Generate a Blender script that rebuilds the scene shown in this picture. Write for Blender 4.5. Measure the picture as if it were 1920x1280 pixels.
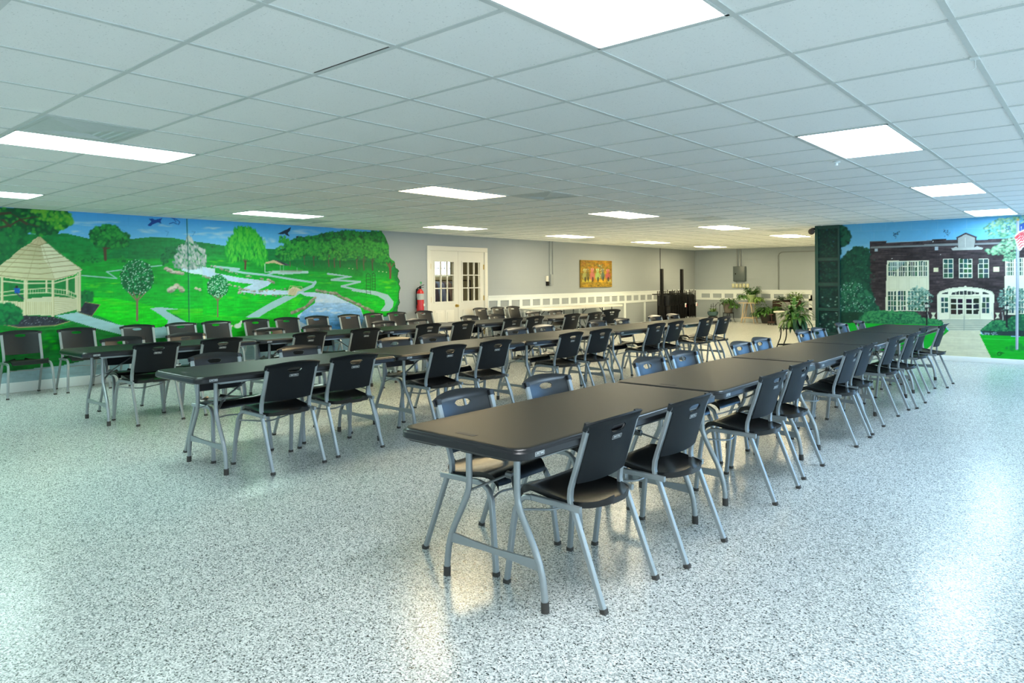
import bpy, bmesh, math, random
import numpy as np
from mathutils import Vector, Matrix
random.seed(7); RNG = np.random.default_rng(11)
PI = math.pi
for o in list(bpy.data.objects): bpy.data.objects.remove(o)
SC = bpy.context.scene
COL = SC.collection

# ------------------------------------------------------------------ camera
F_PX, YAW, ROLL, CX, CY, CAMZ, H = 1307.3, .7085, -.0068, 960., 525.7, 1.411, 2.404
WX, BY, RY = -10.82, 22.3, 13.82          # left wall x, far wall y, painted school wall y
RX, FY = 4.4, -3.6                        # right wall (added windows) x, wall behind the camera
cam_d = bpy.data.cameras.new('camera'); cam = bpy.data.objects.new('camera', cam_d); COL.objects.link(cam)
cam_d.sensor_width = 36; cam_d.lens = F_PX/1920*36; cam_d.shift_y = -(640-CY)/1920; cam_d.clip_end = 200
cam_d.clip_start = .05
_R = Vector((math.cos(YAW), math.sin(YAW), 0)); _F = Vector((-math.sin(YAW), math.cos(YAW), 0)); _U = Vector((0, 0, 1))
_d = -ROLL
_R2 = _R*math.cos(_d) - _U*math.sin(_d); _U2 = _U*math.cos(_d) + _R*math.sin(_d)
M = Matrix((( _R2.x, _U2.x, -_F.x, 0), (_R2.y, _U2.y, -_F.y, 0), (_R2.z, _U2.z, -_F.z, CAMZ), (0, 0, 0, 1)))
cam.matrix_world = M
SC.camera = cam
# ------------------------------------------------------------------ exposure and light
SC.view_settings.view_transform = 'Standard'; SC.view_settings.look = 'None'
SC.view_settings.gamma = 1; SC.view_settings.use_curve_mapping = False
SC.view_settings.exposure = 1.05
W = bpy.data.worlds.new('world'); SC.world = W; W.use_nodes = True
W.node_tree.nodes['Background'].inputs[0].default_value = (.62, .80, .95, 1)
W.node_tree.nodes['Background'].inputs[1].default_value = 1.0
def area(name, loc, rot, sx, sy, power, col):
    l = bpy.data.lights.new(name, 'AREA'); l.shape = 'RECTANGLE'; l.size = sx; l.size_y = sy
    l.energy = power; l.color = col
    o = bpy.data.objects.new(name, l); COL.objects.link(o); o.location = loc; o.rotation_euler = rot
    return o
# daylight lamps and unseen windows added in the right and rear walls for light
ADDED_RIGHT_WIN = [(-2.9, -.4), (.4, 2.9), (3.7, 6.2), (7.0, 9.5), (10.3, 12.8)]
ADDED_FRONT_WIN = [(-9.6, -7.1), (-5.6, -3.1), (-1.6, .9)]
ADDED_SCHOOL_WIN = [(.35, 2.15), (2.45, 4.15)]     # openings added out of view in the school wall for blue light
for a, b in ADDED_RIGHT_WIN:
    area('added_daylight_right', (RX-.02, (a+b)/2, 1.4), (0, PI/2, 0), 1.5, b-a-.1, 20, (.66, .90, 1.0))
for a, b in ADDED_FRONT_WIN:
    area('added_daylight_front', ((a+b)/2, FY+.02, 1.4), (PI/2, 0, 0), b-a-.1, 1.5, 4, (.80, 1.0, .94))
for a, b in ADDED_SCHOOL_WIN:
    area('added_daylight_far_right', ((a+b)/2, RY-.02, 1.73), (-PI/2, 0, 0), b-a-.1, .94, 42, (.17, .48, 1.0))
LAMP_POWER = 11.0

# ------------------------------------------------------------------ helpers
def S(r, g, b):
    def f(c):
        c /= 255.
        return c/12.92 if c <= .04045 else ((c+.055)/1.055)**2.4
    return (f(r), f(g), f(b))
MATS = {}
def mat(name, col, rough=.5, metal=0., var=.06, scale=30., bump=0., bscale=200., spec=.5, coat=0., aniso=None):
    if name in MATS: return MATS[name]
    m = bpy.data.materials.new(name); m.use_nodes = True; nt = m.node_tree; N = nt.nodes; L = nt.links
    b = N['Principled BSDF']
    tc = N.new('ShaderNodeTexCoord')
    n = N.new('ShaderNodeTexNoise'); n.inputs['Scale'].default_value = scale; n.inputs['Detail'].default_value = 3
    L.new(tc.outputs['Object'], n.inputs['Vector'])
    r = N.new('ShaderNodeMapRange'); r.inputs[3].default_value = 1-var; r.inputs[4].default_value = 1+var
    L.new(n.outputs['Fac'], r.inputs[0])
    mx = N.new('ShaderNodeVectorMath'); mx.operation = 'SCALE'; mx.inputs[0].default_value = col
    L.new(r.outputs[0], mx.inputs['Scale']); L.new(mx.outputs[0], b.inputs['Base Color'])
    b.inputs['Roughness'].default_value = rough; b.inputs['Metallic'].default_value = metal
    b.inputs['Specular IOR Level'].default_value = spec
    b.inputs['Coat Weight'].default_value = coat
    if bump:
        n2 = N.new('ShaderNodeTexNoise'); n2.inputs['Scale'].default_value = bscale; n2.inputs['Detail'].default_value = 2
        L.new(tc.outputs['Object'], n2.inputs['Vector'])
        bp = N.new('ShaderNodeBump'); bp.inputs['Strength'].default_value = bump; bp.inputs['Distance'].default_value = .002
        L.new(n2.outputs['Fac'], bp.inputs['Height']); L.new(bp.outputs[0], b.inputs['Normal'])
    MATS[name] = m
    return m
def emis(name, col, strength):
    if name in MATS: return MATS[name]
    m = bpy.data.materials.new(name); m.use_nodes = True
    b = m.node_tree.nodes['Principled BSDF']
    b.inputs['Base Color'].default_value = (.8, .8, .8, 1)
    b.inputs['Emission Color'].default_value = (*col, 1); b.inputs['Emission Strength'].default_value = strength
    MATS[name] = m
    return m
def attr_mat(name, rough=.55, block=False):
    m = bpy.data.materials.new(name); m.use_nodes = True; nt = m.node_tree; N = nt.nodes; L = nt.links
    b = N['Principled BSDF']; a = N.new('ShaderNodeVertexColor'); a.layer_name = 'paint'
    L.new(a.outputs['Color'], b.inputs['Base Color']); b.inputs['Roughness'].default_value = rough
    b.inputs['Specular IOR Level'].default_value = .3
    if block: block_bump(nt, b, block)
    return m
def block_bump(nt, b, axis, strength=.35):
    N = nt.nodes; L = nt.links
    g = N.new('ShaderNodeNewGeometry'); sp = N.new('ShaderNodeSeparateXYZ'); cb = N.new('ShaderNodeCombineXYZ')
    L.new(g.outputs['Position'], sp.inputs[0]); L.new(sp.outputs['Y' if axis == 'Y' else 'X'], cb.inputs[0]); L.new(sp.outputs['Z'], cb.inputs[1])
    br = N.new('ShaderNodeTexBrick'); br.inputs['Scale'].default_value = 1; br.inputs['Brick Width'].default_value = .406
    br.inputs['Row Height'].default_value = .203; br.inputs['Mortar Size'].default_value = .006
    br.inputs['Mortar Smooth'].default_value = .5
    L.new(cb.outputs[0], br.inputs['Vector'])
    n = N.new('ShaderNodeTexNoise'); n.inputs['Scale'].default_value = 160; L.new(g.outputs['Position'], n.inputs['Vector'])
    ad = N.new('ShaderNodeMath'); ad.operation = 'MULTIPLY_ADD'; ad.inputs[1].default_value = -1
    ms = N.new('ShaderNodeMath'); ms.operation = 'MULTIPLY'; ms.inputs[1].default_value = .25; L.new(n.outputs['Fac'], ms.inputs[0])
    L.new(br.outputs['Fac'], ad.inputs[0]); L.new(ms.outputs[0], ad.inputs[2])
    bp = N.new('ShaderNodeBump'); bp.inputs['Strength'].default_value = strength; bp.inputs['Distance'].default_value = .004
    L.new(ad.outputs[0], bp.inputs['Height']); L.new(bp.outputs[0], b.inputs['Normal'])
def wall_mat(name, col, axis):
    m = bpy.data.materials.new(name); m.use_nodes = True; b = m.node_tree.nodes['Principled BSDF']
    N = m.node_tree.nodes; L = m.node_tree.links
    n = N.new('ShaderNodeTexNoise'); n.inputs['Scale'].default_value = 1.3; n.inputs['Detail'].default_value = 4
    g = N.new('ShaderNodeNewGeometry'); L.new(g.outputs['Position'], n.inputs['Vector'])
    r = N.new('ShaderNodeMapRange'); r.inputs[3].default_value = .95; r.inputs[4].default_value = 1.05; L.new(n.outputs['Fac'], r.inputs[0])
    mx = N.new('ShaderNodeVectorMath'); mx.operation = 'SCALE'; mx.inputs[0].default_value = col
    L.new(r.outputs[0], mx.inputs['Scale']); L.new(mx.outputs[0], b.inputs['Base Color'])
    b.inputs['Roughness'].default_value = .55; b.inputs['Specular IOR Level'].default_value = .3
    block_bump(m.node_tree, b, axis, .3)
    return m

class MB:
    """collects shapes and links them as ONE mesh object"""
    def __init__(s): s.v = []; s.f = []; s.mi = []
    def add(s, vs, fs, mi=0):
        k = len(s.v); s.v += [tuple(v) for v in vs]; s.f += [tuple(i+k for i in f) for f in fs]; s.mi += [mi]*len(fs); return s
    def box(s, x0, x1, y0, y1, z0, z1, mi=0, b=0.):
        if b <= 0:
            vs = [(x, y, z) for z in (z0, z1) for y in (y0, y1) for x in (x0, x1)]
            return s.add(vs, [(0, 2, 3, 1), (4, 5, 7, 6), (0, 1, 5, 4), (2, 6, 7, 3), (0, 4, 6, 2), (1, 3, 7, 5)], mi)
        bm = bmesh.new(); bmesh.ops.create_cube(bm, size=1)
        for v in bm.verts: v.co = Vector(((x0+x1)/2+v.co.x*(x1-x0), (y0+y1)/2+v.co.y*(y1-y0), (z0+z1)/2+v.co.z*(z1-z0)))
        bmesh.ops.bevel(bm, geom=bm.edges[:], offset=b, segments=2, profile=.5, affect='EDGES')
        bm.verts.index_update(); s.add([v.co[:] for v in bm.verts], [[v.index for v in f.verts] for f in bm.faces], mi); bm.free(); return s
    def sweep(s, path, prof, up=(0, 0, 1), mi=0, caps=True, scales=None):
        path = [Vector(p) for p in path]; n = len(prof); vs = []
        for i, p in enumerate(path):
            if i == 0: t = path[1]-p
            elif i == len(path)-1: t = p-path[i-1]
            else: t = (path[i+1]-p).normalized()+(p-path[i-1]).normalized()
            t.normalize(); u = Vector(up); a = t.cross(u)
            if a.length < 1e-4: a = t.cross(Vector((0, 1, 0)))
            a.normalize(); c = a.cross(t).normalized(); k = scales[i] if scales else 1
            vs += [(p+a*x*k+c*y*k) for x, y in prof]
        fs = []
        for i in range(len(path)-1):
            for j in range(n): fs.append((i*n+j, i*n+(j+1) % n, (i+1)*n+(j+1) % n, (i+1)*n+j))
        if caps: fs.append(tuple(range(n))[::-1]); fs.append(tuple((len(path)-1)*n+j for j in range(n)))
        return s.add(vs, fs, mi)
    def tube(s, path, r, n=10, mi=0, up=(0, 0, 1), scales=None):
        return s.sweep(path, [(r*math.cos(2*PI*k/n), r*math.sin(2*PI*k/n)) for k in range(n)], up, mi, True, scales)
    def bar(s, path, w, h, mi=0, up=(0, 0, 1), c=.15):
        a, b = w/2, h/2; k = min(a, b)*c*2
        return s.sweep(path, [(-a+k, -b), (a-k, -b), (a, -b+k), (a, b-k), (a-k, b), (-a+k, b), (-a, b-k), (-a, -b+k)], up, mi)
    def lathe(s, prof, x=0, y=0, n=20, mi=0, cap=True):
        vs = []; fs = []
        for r, z in prof: vs += [(x+r*math.cos(2*PI*k/n), y+r*math.sin(2*PI*k/n), z) for k in range(n)]
        for i in range(len(prof)-1):
            for j in range(n): fs.append((i*n+j, i*n+(j+1) % n, (i+1)*n+(j+1) % n, (i+1)*n+j))
        if cap: fs.append(tuple(range(n))[::-1]); fs.append(tuple((len(prof)-1)*n+j for j in range(n)))
        return s.add(vs, fs, mi)
    def prism(s, poly, z0, z1, mi=0):
        n = len(poly); return s.add([(x, y, z0) for x, y in poly]+[(x, y, z1) for x, y in poly],
            [tuple(range(n))[::-1], tuple(range(n, 2*n))]+[(i, (i+1) % n, n+(i+1) % n, n+i) for i in range(n)], mi)
    def ball(s, c, rx, ry, rz, n=12, mi=0):
        vs = []; fs = []; m = n//2
        for i in range(m+1):
            a = -PI/2+PI*i/m
            vs += [(c[0]+rx*math.cos(a)*math.cos(2*PI*k/n), c[1]+ry*math.cos(a)*math.sin(2*PI*k/n), c[2]+rz*math.sin(a)) for k in range(n)]
        for i in range(m):
            for j in range(n): fs.append((i*n+j, i*n+(j+1) % n, (i+1)*n+(j+1) % n, (i+1)*n+j))
        return s.add(vs, fs, mi)
    def build(s, name, mats, parent=None, smooth=35, thick=0.):
        me = bpy.data.meshes.new(name); me.from_pydata(s.v, [], s.f)
        if not isinstance(mats, (list, tuple)): mats = [mats]
        for m in mats: me.materials.append(m)
        if len(mats) > 1: me.polygons.foreach_set('material_index', s.mi)
        bm = bmesh.new(); bm.from_mesh(me)
        bmesh.ops.remove_doubles(bm, verts=bm.verts, dist=1e-5)
        if thick: bmesh.ops.recalc_face_normals(bm, faces=bm.faces); bmesh.ops.solidify(bm, geom=bm.faces[:], thickness=thick)
        bmesh.ops.recalc_face_normals(bm, faces=bm.faces); bm.to_mesh(me); bm.free()
        if smooth:
            me.polygons.foreach_set('use_smooth', [True]*len(me.polygons)); me.set_sharp_from_angle(angle=math.radians(smooth))
        me.update()
        o = bpy.data.objects.new(name, me); COL.objects.link(o)
        if parent: o.parent = parent
        return o
def thing(name, label, cat, loc=(0, 0, 0), rz=0., group=None):
    o = bpy.data.objects.new(name, None); COL.objects.link(o); o.location = loc; o.rotation_euler = (0, 0, rz)
    o.empty_display_size = .1; o['label'] = label; o['category'] = cat
    if group: o['group'] = group
    return o
def tag(o, label, cat, group=None):
    o['label'] = label; o['category'] = cat
    if group: o['group'] = group
    return o
def struct(o): o['kind'] = 'structure'; return o
def dup(root, loc, rz, label, group=None):
    r = root.copy(); COL.objects.link(r); r.location = loc; r.rotation_euler = (0, 0, rz); r['label'] = label
    if group: r['group'] = group
    for ch in root.children:
        c = ch.copy(); COL.objects.link(c); c.parent = r
        for g in ch.children:
            d = g.copy(); COL.objects.link(d); d.parent = c
    return r
def text_mesh(mb, txt, size, place, mi=1, ext=.0006):
    """letters as geometry; place maps (x, y, depth) of the text plane to a point"""
    cu = bpy.data.curves.new('letters', 'FONT'); cu.body = txt; cu.size = size; cu.align_x = 'CENTER'; cu.align_y = 'CENTER'
    cu.extrude = ext; cu.resolution_u = 2; cu.offset = size*.02
    o = bpy.data.objects.new('letters', cu); COL.objects.link(o)
    me = bpy.data.meshes.new_from_object(o.evaluated_get(bpy.context.evaluated_depsgraph_get()))
    mb.add([place(*v.co) for v in me.vertices], [tuple(p.vertices) for p in me.polygons], mi)
    bpy.data.objects.remove(o); bpy.data.meshes.remove(me); bpy.data.curves.remove(cu)

# ------------------------------------------------------------------ materials
m_plastic = mat('black_plastic', (.009, .010, .013), .31, var=.15, bump=.1, bscale=900, spec=.5)
m_matte = mat('black_grained_plastic', (.008, .010, .012), .5, var=.15, bump=.2, bscale=900, spec=.18)
m_seat = mat('black_seat_plastic', (.009, .009, .010), .25, var=.15, bump=.05, bscale=900, spec=.5)
m_steel = mat('silver_powder_coat', (.33, .36, .37), .32, .45, var=.04, scale=60)
m_rubber = mat('dark_rubber', (.05, .045, .04), .7, var=.2)
m_top = mat('table_top_plastic', (.013, .0135, .012), .40, var=.12, scale=8, bump=.22, bscale=700, spec=.5)
_b = m_top.node_tree.nodes['Principled BSDF']; _b.inputs['IOR'].default_value = 1.24
m_edge = mat('table_edge_plastic', (.010, .010, .012), .28, var=.1)
m_badge = mat('badge_silver', (.62, .64, .64), .3, .3)
m_badge_dark = mat('badge_dark', (.03, .03, .03), .5)
m_white = mat('white_trim_paint', (.77, .82, .82), .42, var=.03)
m_cream = mat('cream_door_paint', (.80, .77, .68), .4, var=.02)
m_brass = mat('brass', (.55, .38, .10), .3, .8)
m_grey_metal = mat('grey_enamel', (.07, .095, .10), .45, var=.05)
m_conduit = mat('painted_conduit', (.30, .33, .34), .45)
m_red = mat('extinguisher_red', (.55, .02, .02), .25)
m_black_metal = mat('black_iron', (.006, .006, .006), .6, spec=.25)
m_white_plastic = mat('white_plastic_top', (.72, .71, .64), .45)
m_leaf = mat('leaf_green', (.045, .14, .02), .45, var=.5, scale=14)
m_leaf2 = mat('leaf_light_green', (.12, .24, .03), .45, var=.5, scale=18)
m_leaf_dk = mat('leaf_dark_green', (.02, .075, .018), .45, var=.4, scale=14)
m_wood = mat('pale_wood', (.6, .47, .3), .5, var=.2, scale=12)
m_soil = mat('soil', (.04, .03, .02), .9, var=.4)
m_switch = mat('ivory_plate', (.62, .60, .36), .4)

# ------------------------------------------------------------------ floor and ceiling
def floor_material():
    m = bpy.data.materials.new('flake_epoxy_floor'); m.use_nodes = True; nt = m.node_tree; N = nt.nodes; L = nt.links
    b = N['Principled BSDF']; g = N.new('ShaderNodeNewGeometry')
    v = N.new('ShaderNodeTexVoronoi'); v.inputs['Scale'].default_value = 185; v.voronoi_dimensions = '2D'
    L.new(g.outputs['Position'], v.inputs['Vector'])
    sep = N.new('ShaderNodeSeparateColor'); L.new(v.outputs['Color'], sep.inputs[0])
    cr = N.new('ShaderNodeValToRGB'); cr.color_ramp.interpolation = 'CONSTANT'; e = cr.color_ramp.elements
    stops = [(0, (.03, .035, .035)), (.065, (.25, .27, .265)), (.24, (.44, .465, .455)), (.50, (.60, .625, .61)), (.74, (.78, .79, .77))]
    e[0].position = 0; e[0].color = (*stops[0][1], 1); e[1].position = stops[1][0]; e[1].color = (*stops[1][1], 1)
    for p, c in stops[2:]:
        q = e.new(p); q.color = (*c, 1)
    L.new(sep.outputs[0], cr.inputs[0])
    n = N.new('ShaderNodeTexNoise'); n.inputs['Scale'].default_value = 2.2; n.inputs['Detail'].default_value = 3; L.new(g.outputs['Position'], n.inputs['Vector'])
    mr = N.new('ShaderNodeMapRange'); mr.inputs[3].default_value = .94; mr.inputs[4].default_value = 1.06; L.new(n.outputs['Fac'], mr.inputs[0])
    sc = N.new('ShaderNodeVectorMath'); sc.operation = 'SCALE'; L.new(cr.outputs[0], sc.inputs[0]); L.new(mr.outputs[0], sc.inputs['Scale'])
    L.new(sc.outputs[0], b.inputs['Base Color'])
    b.inputs['Roughness'].default_value = .24; b.inputs['Specular IOR Level'].default_value = .55
    bp = N.new('ShaderNodeBump'); bp.inputs['Strength'].default_value = .22; bp.inputs['Distance'].default_value = .0016
    L.new(sep.outputs[1], bp.inputs['Height'])
    v2 = N.new('ShaderNodeTexNoise'); v2.inputs['Scale'].default_value = 110; L.new(g.outputs['Position'], v2.inputs['Vector'])
    bp2 = N.new('ShaderNodeBump'); bp2.inputs['Strength'].default_value = .35; bp2.inputs['Distance'].default_value = .0012
    L.new(v2.outputs['Fac'], bp2.inputs['Height']); L.new(bp.outputs[0], bp2.inputs['Normal']); L.new(bp2.outputs[0], b.inputs['Normal'])
    return m
struct(MB().box(-13.2, RX+.2, FY-.2, BY+.2, -.15, 0).build('floor', floor_material(), smooth=0))

T = .6096; GX, GY = -1.0634, 1.313        # ceiling grid: line b at x = GX - b*T, line a at y = GY + a*T
LIGHTS = {  # (column b, row a): (colour, power factor)
 }
for a in (-6, 0, 6, 12, 18):
    LIGHTS[(0, a)] = ((.58, .80, 1.0), 1.0)
LIGHTS[(0, 0)] = ((.95, .98, 1.0), .95)
for a, c in ((-6, (.88, 1, .96)), (0, (.68, 1.0, .90)), (6, (1, .78, .42)), (12, (1, .88, .60)), (18, (1, .84, .52)), (24, (1, .84, .50)), (30, (1, .84, .50))):
    LIGHTS[(7, a)] = (c, {-6: .3, 0: .95, 6: 1.1, 12: 1.1, 18: 1.25, 24: 1.5, 30: 1.5}[a])
for a, c in ((-6, (.88, 1, .96)), (0, (.70, 1, .90)), (6, (.78, 1, .88)), (12, (1, .88, .60)), (18, (1, .85, .55)), (24, (1, .84, .50)), (30, (1, .84, .50))):
    LIGHTS[(13, a)] = (c, {-6: .2, 0: .95, 6: 1.0, 12: 1.0, 18: 1.2, 24: 1.5, 30: 1.5}[a])
LIGHTS[(0, -6)] = ((.86, .95, 1.0), .35)
for a in (-6, 0, 6, 12): LIGHTS[(-7, a)] = ((.82, .93, 1.0), .55)
def ceiling():
    mt = bpy.data.materials.new('ceiling_tile'); mt.use_nodes = True; nt = mt.node_tree; N = nt.nodes; L = nt.links; b = N['Principled BSDF']
    g = N.new('ShaderNodeNewGeometry'); n = N.new('ShaderNodeTexNoise'); n.inputs['Scale'].default_value = 120; n.inputs['Detail'].default_value = 4
    L.new(g.outputs['Position'], n.inputs['Vector'])
    cr = N.new('ShaderNodeValToRGB'); cr.color_ramp.elements[0].position = .27; cr.color_ramp.elements[0].color = (.62, .64, .63, 1)
    cr.color_ramp.elements[1].position = .37; cr.color_ramp.elements[1].color = (.90, .915, .895, 1); L.new(n.outputs['Fac'], cr.inputs[0])
    L.new(cr.outputs[0], b.inputs['Base Color']); b.inputs['Roughness'].default_value = .8; b.inputs['Specular IOR Level'].default_value = .2
    bp = N.new('ShaderNodeBump'); bp.inputs['Strength'].default_value = .2; bp.inputs['Distance'].default_value = .002; L.new(n.outputs['Fac'], bp.inputs['Height']); L.new(bp.outputs[0], b.inputs['Normal'])
    mbar = mat('ceiling_grid_paint', (.62, .66, .64), .5)
    mb = MB(); mb.box(-13.2, RX+.2, FY-.2, BY+.2, H, H+.2, 0)
    x0, x1 = WX, RX
    b0, b1 = math.floor((GX-x1)/T)+1, math.ceil((GX-x0)/T)-1
    for k in range(b0, b1+1):
        x = GX-k*T; mb.box(x-.012, x+.012, FY, BY, H-.004, H+.002, 1)
    a0, a1 = math.floor((FY-GY)/T)+1, math.ceil((BY-GY)/T)-1
    for k in range(a0, a1+1):
        y = GY+k*T; mb.box(x0, x1, y-.012, y+.012, H-.0035, H+.002, 1)
    struct(mb.build('ceiling', [mt, mbar], smooth=0))
ceiling()
ORD = ['first', 'second', 'third', 'fourth', 'fifth', 'sixth', 'seventh', 'eighth', 'ninth', 'tenth', 'eleventh', 'twelfth', 'thirteenth', 'fourteenth', 'fifteenth']
cnt = {}
COLN = {0: 'right-hand line of lights', 7: 'middle line of lights', 13: 'left-hand line of lights', -7: 'line of lights by the window wall'}
for (b, a), (c, k) in sorted(LIGHTS.items(), key=lambda q: q[0][1]):
    if (b, a) == (0, 24): continue
    x0, x1 = GX-(b+1)*T, GX-b*T; y0, y1 = GY+a*T, GY+(a+2)*T
    n = cnt.get(b, 0); cnt[b] = n+1
    behind = a < 0
    nth = 'behind the camera in' if behind else f'{ORD[n-1]} from the camera in'
    t = thing('ceiling_light', f'lit ceiling panel, {nth} the {COLN[b]}', 'ceiling light', ((x0+x1)/2, (y0+y1)/2, H), 0, 'recessed ceiling light panels')
    hx, hy = T/2-.013, T-.013
    fr = MB()
    for q in ((-hx, hx, -hy, -hy+.014), (-hx, hx, hy-.014, hy), (-hx, -hx+.014, -hy, hy), (hx-.014, hx, -hy, hy)): fr.box(*q, -.006, -.0005)
    fr.build('frame', mat('light_frame_paint', (.7, .74, .73), .4), t, smooth=0)
    key = 'lamp_%02d_%02d_%02d_%03d' % (*[int(v*99) for v in c], int(k*100))
    MB().box(-hx+.014, hx-.014, -hy+.014, hy-.014, -.004, -.001).build('diffuser', emis(key, c, LAMP_POWER*k), t, smooth=0)
# air vents in the ceiling
struct(MB().box(GX-3*T+.03, GX-2*T-.03, GY+T-.019, GY+T-.0125, H-.0012, H+.001).build('ceiling_gap_strip', m_rubber, smooth=0))  # dark strip stands in for the shade of an open slit in the ceiling
def vent(b, a, w, label):
    t = thing('ceiling_vent', label, 'air vent', (GX-(b+.5*w)*T, GY+(a+.5)*T, H), 0, 'ceiling air vents')
    m = mat('vent_enamel', (.56, .62, .61), .45); hx = T*w/2-.015; hy = T/2-.015
    mb = MB()
    R_ = [(1, -.001), (.98, -.006), (.90, -.006), (.86, -.002), (.70, -.010), (.68, -.004), (.50, -.013), (.48, -.006), (.30, -.015), (.28, -.008), (.12, -.016), (.02, -.017)]
    for q, z in R_:
        x, y = hx*q, hy*q; mb.v += [(-x, -y, z), (x, -y, z), (x, y, z), (-x, y, z)]
    for i in range(len(R_)-1):
        for j in range(4): mb.f.append((i*4+j, i*4+(j+1) % 4, i*4+4+(j+1) % 4, i*4+4+j)); mb.mi.append(0)
    mb.f.append(tuple((len(R_)-1)*4+j for j in range(4))); mb.mi.append(0)
    mb.build('louvre', m, t, smooth=0)
vent(6, 0, 1, 'square louvred ceiling air vent beside the nearest left light')
vent(6, 8, 1, 'square ceiling air vent in the middle, beyond the warm lit panel')
vent(6, 15, 1, 'square ceiling air vent further back in the centre of the ceiling')
vent(6, 21, 1, 'farthest central ceiling vent before the school mural wall corner')
vent(14, 15, 1, 'far ceiling vent close above the white double door wall')
vent(14, 21, 1, 'farthest ceiling vent near the left wall, above the bird painting')
vent(14, 8, 1, 'ceiling vent close to the park mural above the painted trees')
t = MB().box(GX+T*1-.02, GX+T*1+.015, GY+4*T-.02, GY+4*T+.01, H-.012, H-.004).tube([(GX+T, GY+4*T, H-.008), (GX+T, GY+4*T, H-.05), (GX+T-.012, GY+4*T, H-.058)], .0025, 6).build('ceiling_hook', m_white)
tag(t, 'small white hook clipped to the ceiling grid at upper right', 'hook')
t = MB().lathe([(.03, H-.006), (.03, H-.012), (.012, H-.018), (.012, H-.035), (.02, H-.04), (.004, H-.042)], GX-1.13*T, GY+8.15*T, 12).build('fire_sprinkler', m_white)
tag(t, 'tiny white sprinkler head beside the right-hand ceiling panel', 'sprinkler')

# ------------------------------------------------------------------ wall painting
def _ray(px, py):
    u = (px-CX)/F_PX; v = (py-CY)/F_PX; c, s = math.cos(-ROLL), math.sin(-ROLL)
    u, v = u*c-v*s, u*s+v*c
    return (u*math.cos(YAW)-math.sin(YAW), u*math.sin(YAW)+math.cos(YAW), -v)
def onL(px, py): r = _ray(px, py); t = WX/r[0]; return (r[1]*t, r[2]*t+CAMZ)     # image pixel cast through the camera onto the left wall -> (y, z)
def onR(px, py): r = _ray(px, py); t = RY/r[1]; return (r[0]*t, r[2]*t+CAMZ)     # image pixel cast the same way onto the school wall -> (x, z)
def vnoise(h, w, cell, rng=RNG):
    gh, gw = int(h/cell)+3, int(w/cell)+3; g = rng.random((gh, gw))
    y = np.arange(h)/cell; x = np.arange(w)/cell; yi = y.astype(int); xi = x.astype(int); fy = (y-yi)[:, None]; fx = (x-xi)[None]
    fy = fy*fy*(3-2*fy); fx = fx*fx*(3-2*fx)
    a = g[yi][:, xi]; b = g[yi][:, xi+1]; c = g[yi+1][:, xi]; d = g[yi+1][:, xi+1]
    return (a*(1-fx)+b*fx)*(1-fy)+(c*(1-fx)+d*fx)*fy
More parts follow.
